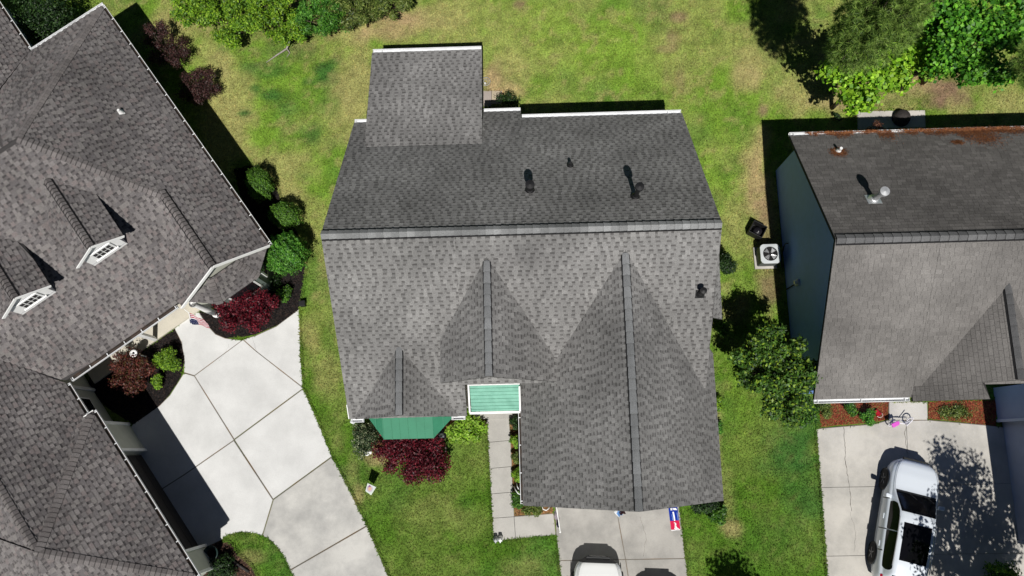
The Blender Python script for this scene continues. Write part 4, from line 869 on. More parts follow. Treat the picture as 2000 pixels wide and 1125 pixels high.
def ball(name, label, px, py, zc, r, h, pal, n, size, group, ell=(1, 1), tilt=0.0):
    """clipped round shrub: a dense skin of small leaves over a rounded form"""
    c = at(px, py, zc); root = thing(name, label, 'shrub', (c.x, c.y, 0), 0, group)
    d = rng.normal(size=(n, 3)); d /= np.linalg.norm(d, axis=1, keepdims=True); d[:, 2] = np.where(d[:, 2] < -.3, -d[:, 2], d[:, 2])
    lump = 1 + .10 * np.sin(d[:, 0] * 7 + px) * np.sin(d[:, 1] * 8 + py) + .07 * np.sin(d[:, 2] * 11 + d[:, 0] * 9) + .05 * np.sin(d[:, 0] * 19 + d[:, 1] * 17); rad = (1 - .3 * rng.random(n) ** 1.6 + .08 * (rng.random(n) ** 6)) * lump
    p = d * rad[:, None] * np.array([r * ell[0], r * ell[1], h]); ca, sa = math.cos(tilt), math.sin(tilt)
    p = np.stack([p[:, 0] * ca - p[:, 1] * sa, p[:, 0] * sa + p[:, 1] * ca, p[:, 2] + zc], 1); p[:, 2] = np.maximum(p[:, 2], .03)
    nv = d + rng.normal(size=(n, 3)) * .55 + np.array([0, 0, .3]); nv /= np.linalg.norm(nv, axis=1, keepdims=True)
    link_mesh('crown', leaf_mesh('crown', p, nv, size, tint_for(pal, n, (d[:, 0] * 4 + d[:, 1] * 5).astype(int) + 9)), LEAF, root, True)
    mb = MB(); limbs(mb, (0, 0, -.05), [(x, y, zc * .8, .1, .1) for x, y in ((.1, .1), (-.12, .06), (.03, -.13))], .03); mb.build('trunk', BARK, root, local=True)
    return root

G1 = 'clipped shrubs along the left house'
ball('round_shrub', 'clipped oval green shrub at the top of the row beside the shaded wall', 508, 360, .75, .56, .62, 'boxwood', 5200, .055, G1, (.85, 1.15), .35)
ball('round_shrub', 'clipped low green shrub, middle one of the row beside the shaded wall', 558, 421, .7, .55, .58, 'boxwood', 5200, .055, G1, (1.1, .9), -.2)
ball('round_shrub', 'largest round bright green shrub at the corner of the left house', 560, 497, 1.15, .76, .92, 'brightgreen', 9000, .07, G1)
G2 = 'dark barberry bushes'
plant('barberry_bush', 'dark brownish purple bush nearest the roof corner behind the left house', 'bush', 322, 92, .8, .92, .75, 'barberry', 8000, .06, 20, group=G2, ell=(.95, 1.2), tilt=.6, shell=.65, spread=.88, clump_r=.27)
plant('barberry_bush', 'smaller dark brownish purple bush below its larger twin on the lawn', 'bush', 388, 170, .7, .78, .66, 'barberry', 7000, .06, 18, group=G2, shell=.65, spread=.88, clump_r=.28)
plant('japanese_maple', 'wine red Japanese maple in the dark bed by the flag', 'tree', 480, 602, 1.25, 1.08, .55, 'wine', 11000, .08, 16, .05, ell=(1.15, .8), tilt=.25, group='red maples', shell=.6, spread=.82, clump_r=.3)
plant('japanese_maple', 'deep plum red Japanese maple on the lawn below the green bay roof', 'tree', 806, 893, 1.0, 1.32, .5, 'plum', 13500, .08, 20, .05, ell=(1.12, .68), tilt=-.15, group='red maples', shell=.6, spread=.86, clump_r=.26)
plant('red_bush', 'rusty red bush half in the shade beside the left porch', 'bush', 252, 722, .9, .85, .6, 'rust', 6500, .07, 16, ell=(1, .95), shell=.6, spread=.85, clump_r=.3)
plant('bush', 'dense green bush in the dark bed beside the rusty red bush', 'bush', 322, 703, .5, .52, .42, 'yellowgreen', 5000, .06, 6, group='small bushes in the dark beds')
plant('bush', 'small green bush at the lower edge of the dark bed by the porch', 'bush', 304, 747, .35, .32, .3, 'yellowgreen', 1800, .06, 4, group='small bushes in the dark beds')
plant('bush', 'small green bush beside the wine red maple', 'bush', 553, 575, .4, .33, .32, 'green', 2000, .065, 4, group='small bushes in the dark beds')
plant('bush', 'sparse dark bush in the bed under the largest round shrub', 'bush', 535, 553, .3, .4, .2, 'dark', 900, .06, 5, group='small bushes in the dark beds')
plant('variegated_bush', 'dark bush with pale leaf edges at the left end of the green bay', 'bush', 713, 856, .5, .66, .45, 'variegated', 5200, .06, 8, ell=(.9, 1.0))
plant('lime_bush', 'bright lime green bush between the green bay and the path', 'bush', 908, 838, .6, .70, .5, 'lime', 3800, .11, 14, ell=(1.05, .9), shell=.6, spread=.82, clump_r=.3)
plant('bush', 'dark upright bush at the top of the bed beside the garden path', 'bush', 1006, 826, .4, .28, .42, 'dark', 2000, .06, 4, group='plants between path and garage')
plant('bush', 'yellow green bush below the dark one beside the garden path', 'bush', 1007, 862, .35, .27, .3, 'yellowgreen', 1800, .06, 4, group='plants between path and garage')
plant('bush', 'brown green bush at the middle of the bed beside the garden path', 'bush', 1008, 893, .3, .24, .26, 'olive', 1400, .06, 4, group='plants between path and garage')
plant('bush', 'second yellow green bush beside the lower garden path', 'bush', 1010, 928, .35, .28, .3, 'yellowgreen', 1800, .06, 4, group='plants between path and garage')
plant('bush', 'dark green bush at the corner of the path and the garage', 'bush', 1013, 975, .35, .34, .3, 'green', 2800, .06, 5, group='plants between path and garage', ell=(.8, 1.3))
plant('bush', 'low weedy plants under the garage eave by the white arch', 'bush', 1045, 996, .2, .38, .16, 'olive', 1700, .06, 5, group='plants between path and garage', ell=(1.4, .6))
plant('wall_shrub', 'dark green shrub against the right wall of the main house', 'shrub', 1414, 517, .8, .46, .66, 'dark', 5200, .06, 6, ell=(.7, 1.35))
for i, (px, py, r, pal, lb) in enumerate(((1408, 645, .3, 'green', 'small leafy plant under the side bump-out of the main house'), (1402, 790, .25, 'yellowgreen', 'small weed beside the garage wall above another weed'), (1404, 835, .22, 'brightgreen', 'low weed beside the middle of the garage wall'))):
    plant('weed', lb, 'plant', px, py, .2, r, .2, pal, 700, .07, 4, group='weeds along the main house', ell=(.7, 1.2))
plant('bush', 'loose dark bush at the lower right corner of the garage', 'bush', 1376, 985, .35, .5, .32, 'dark', 2600, .09, 6, ell=(1.2, .8))
plant('bush', 'sprawling green plant beside the grey driveway near the red and blue banner', 'bush', 1405, 1008, .25, .4, .22, 'green', 1500, .085, 5)
# broadleaf tree between the houses
plant('garden_tree', 'leafy garden tree between the main house and the blue wall', 'tree', 1518, 728, 2.9, 1.38, 1.0, 'treemix', 15500, .115, 30, .09, ell=(.92, 1.22), tilt=.45, shell=.65, spread=.92, clump_r=.24)
plant('bush', 'low green bush under the garden tree beside the red mulch', 'bush', 1560, 805, .8, .62, .5, 'green', 3000, .11, 6, ell=(1.1, 1))
# thicket along the top
G3 = 'thicket bushes behind the left lawn'
for px, py, zc, r, h, pal, n, sz, lb, asp in ((378, 14, 1.3, 1.0, .9, 'yellowgreen', 5200, .10, 'leftmost bright green bush of the thicket behind the lawn', .55), (448, 26, 1.5, 1.35, 1.1, 'yellowgreen', 9000, .10, 'wide bright yellow green bush of the thicket behind the lawn', .55),
        (520, 8, 1.9, 1.3, 1.2, 'yellowgreen', 8000, .10, 'mid green bush in the middle of the thicket', .55), (560, 55, 1.0, .85, .7, 'yellowgreen', 4200, .10, 'lower bright bush at the front of the thicket above the bare branch', .55),
        (628, 28, 1.6, 1.05, 1.0, 'brightgreen', 6500, .11, 'narrow leaved bush right of the thicket middle', .3), (700, 2, 1.9, 1.25, 1.1, 'olive', 8000, .13, 'olive green narrow leaved bush of the thicket', .26), (760, -6, 1.6, 1.0, 1.0, 'olive', 5200, .13, 'rightmost olive bush of the thicket above the tan soil', .26)):
    plant('thicket_bush', lb, 'bush', px, py, zc, r, h, pal, n, sz, 20, .05, group=G3, aspect=asp, shell=.7, spread=.88, clump_r=.24)
c = at(563, 92, .1); root = thing('bare_branch', 'bare grey branch reaching from the thicket onto the lawn', 'branch', c)
mb = MB(); mb.tube([at(566, 78, .5), at(560, 95, .15), at(540, 108, .06), at(520, 122, .04)], [.05, .04, .03, .012], 6); mb.tube([at(560, 95, .15), at(566, 103, .06), at(560, 112, .04)], [.03, .02, .008], 5); mb.build('stem', GREYBARK, root, smooth=True)
plant('shaded_tree', 'dark shaded tree in the corner between the two wings of the left house', 'tree', 88, 38, 1.5, 1.25, 1.1, 'dark', 9000, .09, 12, .07, ell=(1.15, .9), tilt=.5)
# tall trees at the top right
plant('fig_tree', 'broad tree with large bright lime leaves overhanging the rear yard', 'tree', 1690, 138, 3.2, 1.6, .9, 'figlime', 4600, .16, 22, .09, aspect=.8, ell=(1.05, .95), shell=.6, spread=.85, clump_r=.3, group='trees behind the right house')
plant('fig_tree', 'dense tree with glossy mid green leaves in the top right corner', 'tree', 1915, 55, 4.2, 2.1, 1.1, 'fig', 11500, .155, 32, .12, aspect=.75, shell=.65, spread=.94, clump_r=.235, group='trees behind the right house')
plant('fig_tree', 'small lime green tree in front of the glossy tree at the top right', 'tree', 1822, 112, 2.8, .85, .5, 'figlime', 1700, .15, 10, .07, aspect=.8, shell=.6, spread=.8, group='trees behind the right house')
plant('fig_tree', 'glossy green tree squeezed between the pine and the dense corner tree', 'tree', 1850, 40, 3.6, .9, .7, 'fig', 3200, .15, 11, .08, aspect=.75, shell=.55, spread=.75, group='trees behind the right house')
def pine(label, px, py, zc, r, h, ntuft, group, shape=(1, 1), stand=(1.5, 5.5)):
    """pine crown: tufts of long soft needles on short twigs"""
    c = at(px, py, zc); root = thing('pine_tree', label, 'tree', (c.x + stand[0], c.y + stand[1], 0), 0, group)
    d = rng.normal(size=(ntuft, 3)); d /= np.linalg.norm(d, axis=1, keepdims=True); q = d * (rng.random(ntuft) ** .5)[:, None] * np.array([r * shape[0], r * shape[1], h]); q += np.array([-stand[0], -stand[1], zc])
    m = 46; P = np.repeat(q, m, 0); D = rng.normal(size=(len(P), 3)) * .75 + np.repeat(d, m, 0) * .5 + np.array([0, 0, .25]); D /= np.linalg.norm(D, axis=1, keepdims=True)
    L = rng.uniform(.13, .24, len(P))[:, None]; S = np.cross(D, rng.normal(size=D.shape)); S /= np.linalg.norm(S, axis=1, keepdims=True)
    V = np.stack([P - S * .008, P + S * .008, P + D * L], 1); t = tint_for('pine', len(P)) * np.repeat(rng.uniform(.75, 1.25, ntuft), m)[:, None]
    link_mesh('crown', mesh_np('crown', V.reshape(-1, 3), np.arange(3 * len(P)).reshape(-1, 3), t), LEAF, root, True)
    mb = MB(); mb.tube([(0, 0, -.1), (.1, .05, zc * .5), (0, 0, zc + 1.5)], [.24, .19, .1], 10)
    hub = Vector((-stand[0], -stand[1], zc - h * .5)); mb.tube([(0, 0, zc - 1.6), tuple(hub * .5 + Vector((0, 0, zc * .5 - .3))), tuple(hub)], [.1, .08, .05], 7)
    for i in range(0, ntuft, 5): mb.tube([hub, tuple((Vector(q[i]) + hub) * .5 + Vector((0, 0, .08))), tuple(q[i])], [.03, .02, .008], 5, cap=False)
    mb.build('trunk', BARK, root, local=True, smooth=True); return root
G4 = 'tall pines'
pine('tall pine with soft long needles above the lime leaved tree', 1722, 28, 8.0, 1.2, 3.0, 1300, G4)
pine('pine standing past the right edge of the frame behind the blue house', 2035, 125, 6.0, .9, .6, 240, G4, stand=(4.5, 2))
c = at(1905, 118, .6); root = thing('fallen_branch', 'forked pale dead branch beside the bare soil at the top right', 'branch', (c.x, c.y, 0))
mb = MB(); mb.tube([at(1858, 102, 2.2), at(1880, 112, 2.0), at(1905, 132, 1.4), at(1940, 150, .3)], [.03, .04, .045, .05], 6); mb.tube([at(1878, 111, 2.0), at(1896, 106, 2.3)], [.03, .016], 6); mb.build('stem', GREYBARK, root, smooth=True)
# trees past the lower edge whose shade falls on the driveways
plant('shade_tree', 'tree past the lower right corner shading the white car and driveway', 'tree', 2108, 1296, 5.4, 2.45, 1.7, 'green', 8800, .17, 24, .14, shell=.6, spread=.9, clump_r=.3, group='trees past the lower edge')
plant('shade_tree', 'tree past the lower edge whose leaf shadow touches the lawn beside the driveway', 'tree', 1518, 1392, 4.6, 1.15, .9, 'green', 2400, .15, 9, .1, group='trees past the lower edge')
for px, py, hgt, lb in ((1947, 1112, 1.3, 'tall leafy stem left of its twin in the dark lower right corner'), (1968, 1118, 1.15, 'tall leafy stem right of its twin in the dark lower right corner')):
    c = at(px, py, .7); root = thing('leafy_stem', lb, 'plant', (c.x, c.y, 0), 0, 'leafy stems at the lower right'); n = 420; z = rng.random(n) * hgt; a = rng.random(n) * 6.283; rr_ = rng.random(n) * .16 * (1.15 - z / hgt)
    p = np.stack([rr_ * np.cos(a), rr_ * np.sin(a), z + .05], 1); nv = np.stack([np.cos(a) * .5, np.sin(a) * .5, np.ones(n)], 1) + rng.normal(size=(n, 3)) * .3; nv /= np.linalg.norm(nv, axis=1, keepdims=True)
    link_mesh('crown', leaf_mesh('crown', p, nv, .09, tint_for('yellowgreen', n)), LEAF, root, True); mb = MB(); mb.tube([(0, 0, 0), (.01, 0, hgt)], [.02, .008], 6); mb.build('trunk', BARK, root, local=True)
plant('bush', 'dark shaded bush filling the bottom right corner beside the driveway', 'bush', 1960, 1140, .5, .8, .5, 'green', 3600, .09, 7)
plant('bush', 'dark bush in the bed at the lower corner of the left garage', 'bush', 432, 1112, .4, .55, .35, 'dark', 3000, .07, 6)
plant('bush', 'small green bush at the left end of the red mulch bed', 'bush', 1662, 797, .3, .3, .25, 'green', 1400, .07, 4, group='bushes in the red mulch')
plant('bush', 'green bush beside the red toy in the red mulch bed', 'bush', 1694, 816, .3, .33, .26, 'brightgreen', 1600, .07, 4, group='bushes in the red mulch')
plant('bush', 'low spreading weeds under the eave at the left of the red mulch', 'bush', 1612, 800, .25, .34, .2, 'olive', 1300, .06, 4, group='bushes in the red mulch')
plant('weed', 'weedy yellow green patch in the red mulch right of the concrete path', 'plant', 1866, 804, .12, .5, .1, 'olive', 1500, .06, 6, ell=(1.6, .5))
plant('dead_shrub', 'dead rust brown shrub standing behind the rear gutter of the blue house', 'shrub', 1712, 246, 1.9, .3, .8, 'deadbrown', 500, .05, 6, .02)
plant('spiky_plant', 'dark sparse plant beside the small pavers behind the main house', 'plant', 990, 192, .45, .42, .35, 'dark', 700, .07, 6, ell=(1.3, .6))
plant('bush', 'small dark weed at the edge of the pale patio slab', 'bush', 1637, 226, .3, .2, .3, 'dark', 400, .06, 3)

# ------------------------------------------------------------------ cars
def car_paint(name, c): return mat(name, c, .28, spec=.5, coat=.6)
PEARL = car_paint('pearl_white_paint', (.68, .73, .79)); PLAINWHITE = car_paint('white_paint', (.80, .81, .80)); SILVER = car_paint('grey_paint', (.2, .21, .22))
RED = mat('tail_lamp_red', (.35, .01, .03), .2, spec=.6); CARGLASS = mat('car_glass', (.004, .004, .005), .08, spec=.35); LAMP = mat('head_lamp', (.55, .58, .6), .12, spec=.7); DARKTRIM = mat('dark_trim', (.02, .021, .022), .5); RIM = mat('alloy_rim', (.22, .22, .23), .35, metallic=.7)
def car(label, paint, origin, heading, top, belt, group, sunroof=True, half=(2.32, -2.32), width=None, nose=False):
    """car pointing along +y of its own frame; top and belt are side profiles (y, z)"""
    root = thing('parked_car', label, 'car', origin, heading, group)
    W = width or [(-2.32, .70), (-2.25, .78), (-2.05, .86), (-1.5, .91), (-.5, .92), (.6, .92), (1.4, .905), (1.75, .885), (2.0, .82), (2.16, .70), (2.28, .48), (2.34, .26)]
    RW = [(-2.32, .60), (-2.2, .62), (-1.9, .60), (-1.2, .62), (0, .64), (.35, .63), (.75, .71), (1.08, .77), (1.4, .78), (1.8, .74), (2.1, .64), (2.25, .5), (2.34, .25)]
    ys = np.linspace(-2.33, 2.34, 140)
    def prof(t, sm=5):
        t = sorted(t); v = np.interp(ys, [a for a, _ in t], [b for _, b in t]); k = np.ones(sm) / sm
        return np.convolve(np.pad(v, sm // 2, mode='edge'), k, 'valid')
    zt, zb, w, wr = prof(top, 5), prof(belt, 9), prof(W, 7), prof(RW, 7)
    zb = np.minimum(zb, zt - .012); bot = np.interp(ys, [-2.34, -2.1, -1.8, 1.8, 2.1, 2.34], [.42, .3, .24, .24, .28, .36])
    def section(i):
        y, t, b, ww, r = ys[i], zt[i], zb[i], w[i], wr[i]; bo = min(bot[i], b - .1); cab = min(1, max(0, (t - b) / .35))
        e = b + (t - .075 * cab - .015 - b) * 1.0; rr2 = min(r, ww - .05)
        P = [(ww - .10, bo), (ww - .02, bo + .06), (ww, bo + (b - bo) * .38), (ww + .004, bo + (b - bo) * .62), (ww - .015, bo + (b - bo) * .86), (ww - .05, b), (ww - .09, b + .012)]
        for q in (.25, .5, .75): P.append((ww - .09 + (rr2 + .015 - ww + .09) * q + .012 * math.sin(q * math.pi) * cab, b + .012 + (e - b - .012) * q))
        P += [(rr2 + .015, e), (rr2 - .03, e + (t - e) * .45), (rr2 * .78, e + (t - e) * .78), (rr2 * .4, e + (t - e) * .96), (0, t)]
        return P
    S = np.array([[(x, ys[i], z) for x, z in section(i)] for i in range(len(ys))]); m = S.shape[1]
    full = np.concatenate([S, (S * np.array([-1, 1, 1]))[:, -2::-1]], 1); mm = full.shape[1]; n = len(ys)
    idx = np.arange(n * mm).reshape(n, mm); F = np.stack([idx[:-1, :-1], idx[:-1, 1:], idx[1:, 1:], idx[1:, :-1]], -1).reshape(-1, 4)[:, ::-1]
    me = mesh_np('body', full.reshape(-1, 3), F, None, True); body = link_mesh('body', me, paint, root, True)
    for i_, nm in ((0, 'rear'), (n - 1, 'front')):
        mb = MB(); mb.face([tuple(p) for p in full[i_]]); mb.build('bumper_face', paint, root, local=True)
    fi = lambda y: int(np.argmin(abs(ys - y)))
    def panel(name, material, y0, y1, c0, c1, lift=.006, inset_=None, parent=None, sides=(1,)):
        """patch of the body surface lifted a few millimetres; columns c0..c1 of the half section (m-1 is the middle)"""
        for sgn in sides:
            A = full if sgn == 0 else (S if sgn > 0 else S * np.array([-1, 1, 1]))
            G = A[fi(y0):fi(y1) + 1, c0:c1 + 1].copy(); a, b = G.shape[:2]
            if inset_: G = inset_(G)
            du = np.gradient(G, axis=0); dv = np.gradient(G, axis=1) if b > 1 else du; N = np.cross(du, dv); N /= np.linalg.norm(N, axis=2, keepdims=True) + 1e-9
            ctr = np.array([0, G[:, :, 1].mean(), .6]); flip = np.sign(((G - ctr) * N).sum()); G = G + N * flip * lift
            ii = np.arange(a * b).reshape(a, b); F = np.stack([ii[:-1, :-1], ii[:-1, 1:], ii[1:, 1:], ii[1:, :-1]], -1).reshape(-1, 4)
            if flip * 1 < 0: F = F[:, ::-1]
            link_mesh(name, mesh_np(name, G.reshape(-1, 3), F, None, True), material, parent or root, True)
    def slim(k0, k1):
        def f(G): # narrow the patch across its columns at each end (rounded outline)
            a, b = G.shape[:2]; t = np.linspace(0, 1, a); ins = np.interp(t, [0, .06, .94, 1], [k0, 0, 0, k1])[:, None, None]; mid = (G[:, :1] + G[:, -1:]) / 2
            return G * (1 - ins) + mid * ins
        return f
    yc = max(y for y, z in top if z < 1.2 and y < 1.3 and y > 0.5) if any(z < 1.2 and .5 < y < 1.3 for y, z in top) else 1.05
    panel('windscreen', CARGLASS, .36, 1.02, 11, mm - 12, sides=(0,))
    panel('rear_window', CARGLASS, -2.16, -1.93, 11, mm - 12, sides=(0,))
    panel('side_window', CARGLASS, -1.78, -.42, 6, 10, sides=(1, -1), inset_=slim(.5, .08)); panel('side_window', CARGLASS, -.38, .66, 6, 10, sides=(1, -1), inset_=slim(.08, .7))
    if sunroof: panel('sunroof', CARGLASS, -1.36, -.02, 12, mm - 13, sides=(0,), lift=.008)
    panel('tail_lamp', RED, -2.26, -2.0, 5, 7, sides=(1, -1), lift=.012); panel('head_lamp', LAMP, 1.98, 2.2, 4, 6, sides=(1, -1), lift=.01)
    panel('rocker_trim', DARKTRIM, -1.8, 1.8, 0, 1, sides=(1, -1), lift=.01); panel('door_seam', DARKTRIM, -.41, -.39, 2, 6, sides=(1, -1), lift=.003); panel('door_seam', DARKTRIM, .70, .73, 2, 5, sides=(1, -1), lift=.003); panel('door_seam', DARKTRIM, -1.2, -1.17, 3, 5, sides=(1, -1), lift=.003)
    thin = lambda G: (G[:, :1] + G[:, -1:]) / 2 * .84 + G * .16
    panel('bonnet_seam', DARKTRIM, 1.08, 2.06, 10, 11, sides=(1, -1), lift=.002, inset_=thin)
    panel('cowl', DARKTRIM, 1.02, 1.085, 11, mm - 12, sides=(0,), lift=.004); panel('badge', STEEL, 2.2, 2.24, m - 2, m, sides=(0,), lift=.006) if False else None
    if nose: panel('front_bumper', DARKTRIM, 2.13, 2.335, 0, mm - 1, sides=(0,), lift=.012)
    for sgn in (-1, 1):
        mb = MB(); mb.tube([(sgn * (.655), y, float(np.interp(y, ys, zt)) - .045) for y in np.linspace(-1.6, .15, 8)], .018, 6); mb.build('roof_rail', STEEL, root, local=True)
        mb = MB(); q = [(0, -.06, .0), (.2, -.05, .02), (.22, .05, .04), (.19, .1, .05), (0, .07, .03)]
        b = [Vector((sgn * (.86 + x), .78 + y, 1.0)) for x, y, _ in q]; b = b if sgn > 0 else b[::-1]; mb.hexa(b, [p + Vector((0, 0, .14)) for p in b]); bevel(mb.build('wing_mirror', paint, root, local=True), .03, 3)
        for y in (.05, -.95):
            mb = MB(); mb.box((sgn * .932, y, .86), (.03, .2, .03)); bevel(mb.build('door_handle', paint, root, local=True), .008)
        for y in (1.40, -1.36):
            M = Matrix.Translation((sgn * .80, y, .345)) @ Matrix.Rotation(sgn * math.pi / 2, 4, 'Y')
            mb = MB(); mb.lathe([(.21, -.11), (.33, -.11), (.345, -.08), (.345, .08), (.33, .11), (.22, .115), (.215, .08)], (0, 0, 0), 36, M=M); wh = mb.build('wheel', RUBBER, root, local=True, smooth=True)
            mb = MB(); mb.lathe([(.001, .06), (.05, .07), (.06, .06)], (0, 0, 0), 12, M=M); mb.lathe([(.19, .095), (.22, .1), (.22, .05), (.16, .0)], (0, 0, 0), 30, M=M)
            for k in range(5):
                a = k * 2 * math.pi / 5; mb.bar(M @ Vector((.04 * math.cos(a), .04 * math.sin(a), .065)), M @ Vector((.2 * math.cos(a), .2 * math.sin(a), .085)), .045, .02, Vector((1, 0, 0)))
            rm_ = link_mesh('rim', mb.mesh('rim'), RIM, wh, True)
            mb = MB(); mb.lathe([(.001, .105), (.395, .12), (.40, .135), (.415, .138), (.425, .12)], (0, 0, 0), 36, M=M); mb.build('wheel_arch', DARKTRIM, root, local=True)
            mb = MB(); mb.lathe([(.348, .14), (.22, .146), (.205, .142), (.1, .13)], (0, 0, 0), 36, M=M); t_ = mb.build('tyre_wall', RUBBER, wh, local=True)
            mb = MB()
            for k in range(5):
                a = k * 2 * math.pi / 5 + .3; mb.bar(M @ Vector((.03 * math.cos(a), .03 * math.sin(a), .15)), M @ Vector((.205 * math.cos(a), .205 * math.sin(a), .15)), .035, .014, Vector((1, 0, 0)))
            mb.build('spokes', RIM, wh, local=True)
    mb = MB(); mb.box((0, 2.30, .62), (.9, .1, .14)); bevel(mb.build('grille', DARKTRIM, root, local=True), .02)
    for x in (-.35, .3):
        mb = MB(); mb.tube([(x, 1.1, 1.10), (x + .35, .88, 1.235)], .009, 5); mb.build('wiper', DARKTRIM, root, local=True)
    root.scale = (.93, .93, .93); return root
SUV_TOP = [(-2.33, .62), (-2.30, .98), (-2.22, 1.10), (-2.05, 1.42), (-1.92, 1.555), (-1.5, 1.61), (-.6, 1.655), (.1, 1.63), (.36, 1.575), (1.04, 1.12), (1.2, 1.075), (1.7, 1.0), (2.08, .90), (2.25, .78), (2.34, .5)]
SUV_BELT = [(-2.33, .60), (-2.25, .95), (-2.1, 1.06), (-1, 1.06), (.6, 1.0), (1.1, .98), (1.8, .88), (2.15, .78), (2.34, .48)]
CAR_TOP = [(-2.33, .6), (-2.28, .95), (-1.9, 1.02), (-1.5, 1.08), (-.9, 1.38), (-.4, 1.44), (.1, 1.42), (.36, 1.37), (1.04, 1.0), (1.2, .97), (1.7, .92), (2.08, .84), (2.25, .74), (2.34, .5)]
CAR_BELT = [(-2.33, .58), (-2.25, .88), (-1, .95), (.6, .92), (1.1, .9), (1.8, .82), (2.15, .74), (2.34, .48)]
rl_, fl_ = at(1706, 1077, .33), at(1728, 940, .33)
fw = (fl_ - rl_).normalized(); rt_ = Vector((fw.y, -fw.x, 0)); cpos = (rl_ + fl_) / 2 + rt_ * .80 + fw * .0
HEAD = math.atan2(fw.y, fw.x) - math.pi / 2
car('white sport utility car with black glass roof on the weathered driveway', PEARL, (cpos.x, cpos.y, .03), HEAD, SUV_TOP, SUV_BELT, 'parked cars')
p_ = at(1164, 1088, .5); car('white car nosing towards the garage, cut by the lower edge', PLAINWHITE, (p_.x, p_.y - 2.15, .03), -.03, SUV_TOP, SUV_BELT, 'parked cars', sunroof=False, nose=True)
p_ = at(1284, 1136, .5); car('grey car past the lower edge beside the white car', SILVER, (p_.x + .02, p_.y - 2.18, .03), -.03, CAR_TOP, CAR_BELT, 'parked cars', sunroof=False)

# ------------------------------------------------------------------ small things
def cloth(name, root, corners, cells, nu=24, nv=12, wob=.02):
    """hanging cloth between four corners (a b along the top, d c along the bottom); cells(u, v) gives the colour"""
    a, b, c, d = [Vector(p) for p in corners]; mb = MB(); n0 = (b - a).cross(d - a).normalized()
    def P(i, j):
        u, v = i / nu, j / nv; p = (a.lerp(b, u)).lerp(d.lerp(c, u), v); return p + n0 * (math.sin(u * 9 + v * 3) * wob + math.sin(v * 7 - u * 4) * wob * .6)
    for i in range(nu):
        for j in range(nv): mb.face([P(i, j), P(i + 1, j), P(i + 1, j + 1), P(i, j + 1)], cells((i + .5) / nu, (j + .5) / nv))
    return mb.build(name, mat('cloth', tint=True, rough=.75, translucent=.25, spec=.1), root, tint=True)
CR, CW, CB = srgb(178, 32, 58), (.78, .78, .8), srgb(26, 34, 74)
def stars(u, v):
    if u < .42 and v < 7 / 13: return (.25, .27, .36) if (int(u * 40) % 3 == 1 and int(v * 13) % 2 == 1) else CB
    return CR if int(v * 13) % 2 == 0 else CW
c = at(370, 622, 0); fl = thing('striped_flag', 'red and white striped flag with blue corner drooping from the left porch', 'flag', c, 0, 'flags on poles')
cloth('cloth', fl, [at(371, 628, 1.55), at(369, 611, 1.75), at(400, 629, 1.35), at(376, 633, 1.3)][0:1] + [at(408, 636, 1.35), at(403, 627, 1.55), at(370, 611, 1.8)] if False else [at(372, 632, 1.5), at(410, 640, 1.3), at(400, 627, 1.55), at(369, 611, 1.8)], lambda u, v: stars(u, v), 40, 13, .035)
mb = MB(); mb.tube([at(360, 604, 1.95), at(369, 611, 1.83), at(374, 634, 1.5)], .013, 8); mb.build('pole', WHITE, fl)
c = at(1089, 1012, 0); fl = thing('striped_flag', 'striped flag with dark blue corner hanging at the left of the grey driveway', 'flag', c, 0, 'flags on poles')
cloth('cloth', fl, [at(1093, 1031, 1.75), at(1086.5, 992, 2.05), at(1081, 1001, 1.1), at(1086, 1024, .95)], lambda u, v: (CB if u < .38 and v < .5 else ((.42, .26, .34) if int(v * 13) % 2 == 0 else (.6, .6, .64))), 26, 13, .03)
mb = MB(); mb.tube([at(1086.5, 988, 2.08), at(1094, 1038, 1.72)], .014, 8); mb.build('pole', WHITE, fl); mb = MB(); mb.lathe([(.001, .035), (.025, .025), (.035, 0), (.025, -.025), (.001, -.035)], at(1094, 1039, 1.72), 12); mb.build('finial', WHITE, fl)
c = at(1318, 1014, 0); fl = thing('campaign_banner', 'blue banner with red lower end and white lettering beside the grey driveway', 'banner', c)
A_, B_c, C_c, D_c = at(1304.5, 985, 1.75), at(1322, 985, 1.75), at(1329, 1035, 1.15), at(1311, 1037, 1.15)
BLUE_, RED_ = srgb(24, 52, 150), srgb(206, 34, 76)
cloth('cloth', fl, [A_, B_c, C_c, D_c], lambda u, v: BLUE_ if v < .63 else ((.75, .74, .76) if v > .955 else RED_), 10, 24, .006)
nb_ = (B_c - A_).cross(D_c - A_).normalized(); nb_ = nb_ if nb_.z > 0 else -nb_
bp = lambda u, v: (A_.lerp(B_c, u)).lerp(D_c.lerp(C_c, u), v) + nb_ * .022
def strokes(name, lines, w, m=WHITE):
    for pts in lines:
        mb = MB(); q = [bp(*p) for p in pts]
        for a, b in zip(q, q[1:]): mb.bar(a, b, w, .006, nb_)
        mb.build(name, m, fl)
strokes('lettering', [[(.2, .15), (.45, .15)], [(.2, .19), (.42, .19)], [(.55, .13), (.6, .2), (.68, .13)], [(.75, .2), (.78, .13), (.86, .2)]], .028)
strokes('lettering', [[(.46, .27), (.5, .45), (.5, .61)]], .045); strokes('lettering', [[(.88, .3), (.9, .6)], [(.3, .36), (.3, .58)]], .012, mat('pale_blue_print', (.25, .4, .7), .6))
strokes('lettering', [[(.4, .68), (.55, .7), (.6, .75), (.45, .77), (.6, .79)], [(.42, .82), (.62, .83)], [(.62, .86), (.45, .87), (.4, .91), (.55, .93), (.65, .9), (.6, .85)], [(.7, .9), (.8, .93)]], .028)
mb = MB(); mb.tube([at(1304, 982, 1.77), at(1323, 983, 1.77)], .013, 8); mb.build('pole', WHITE, fl)
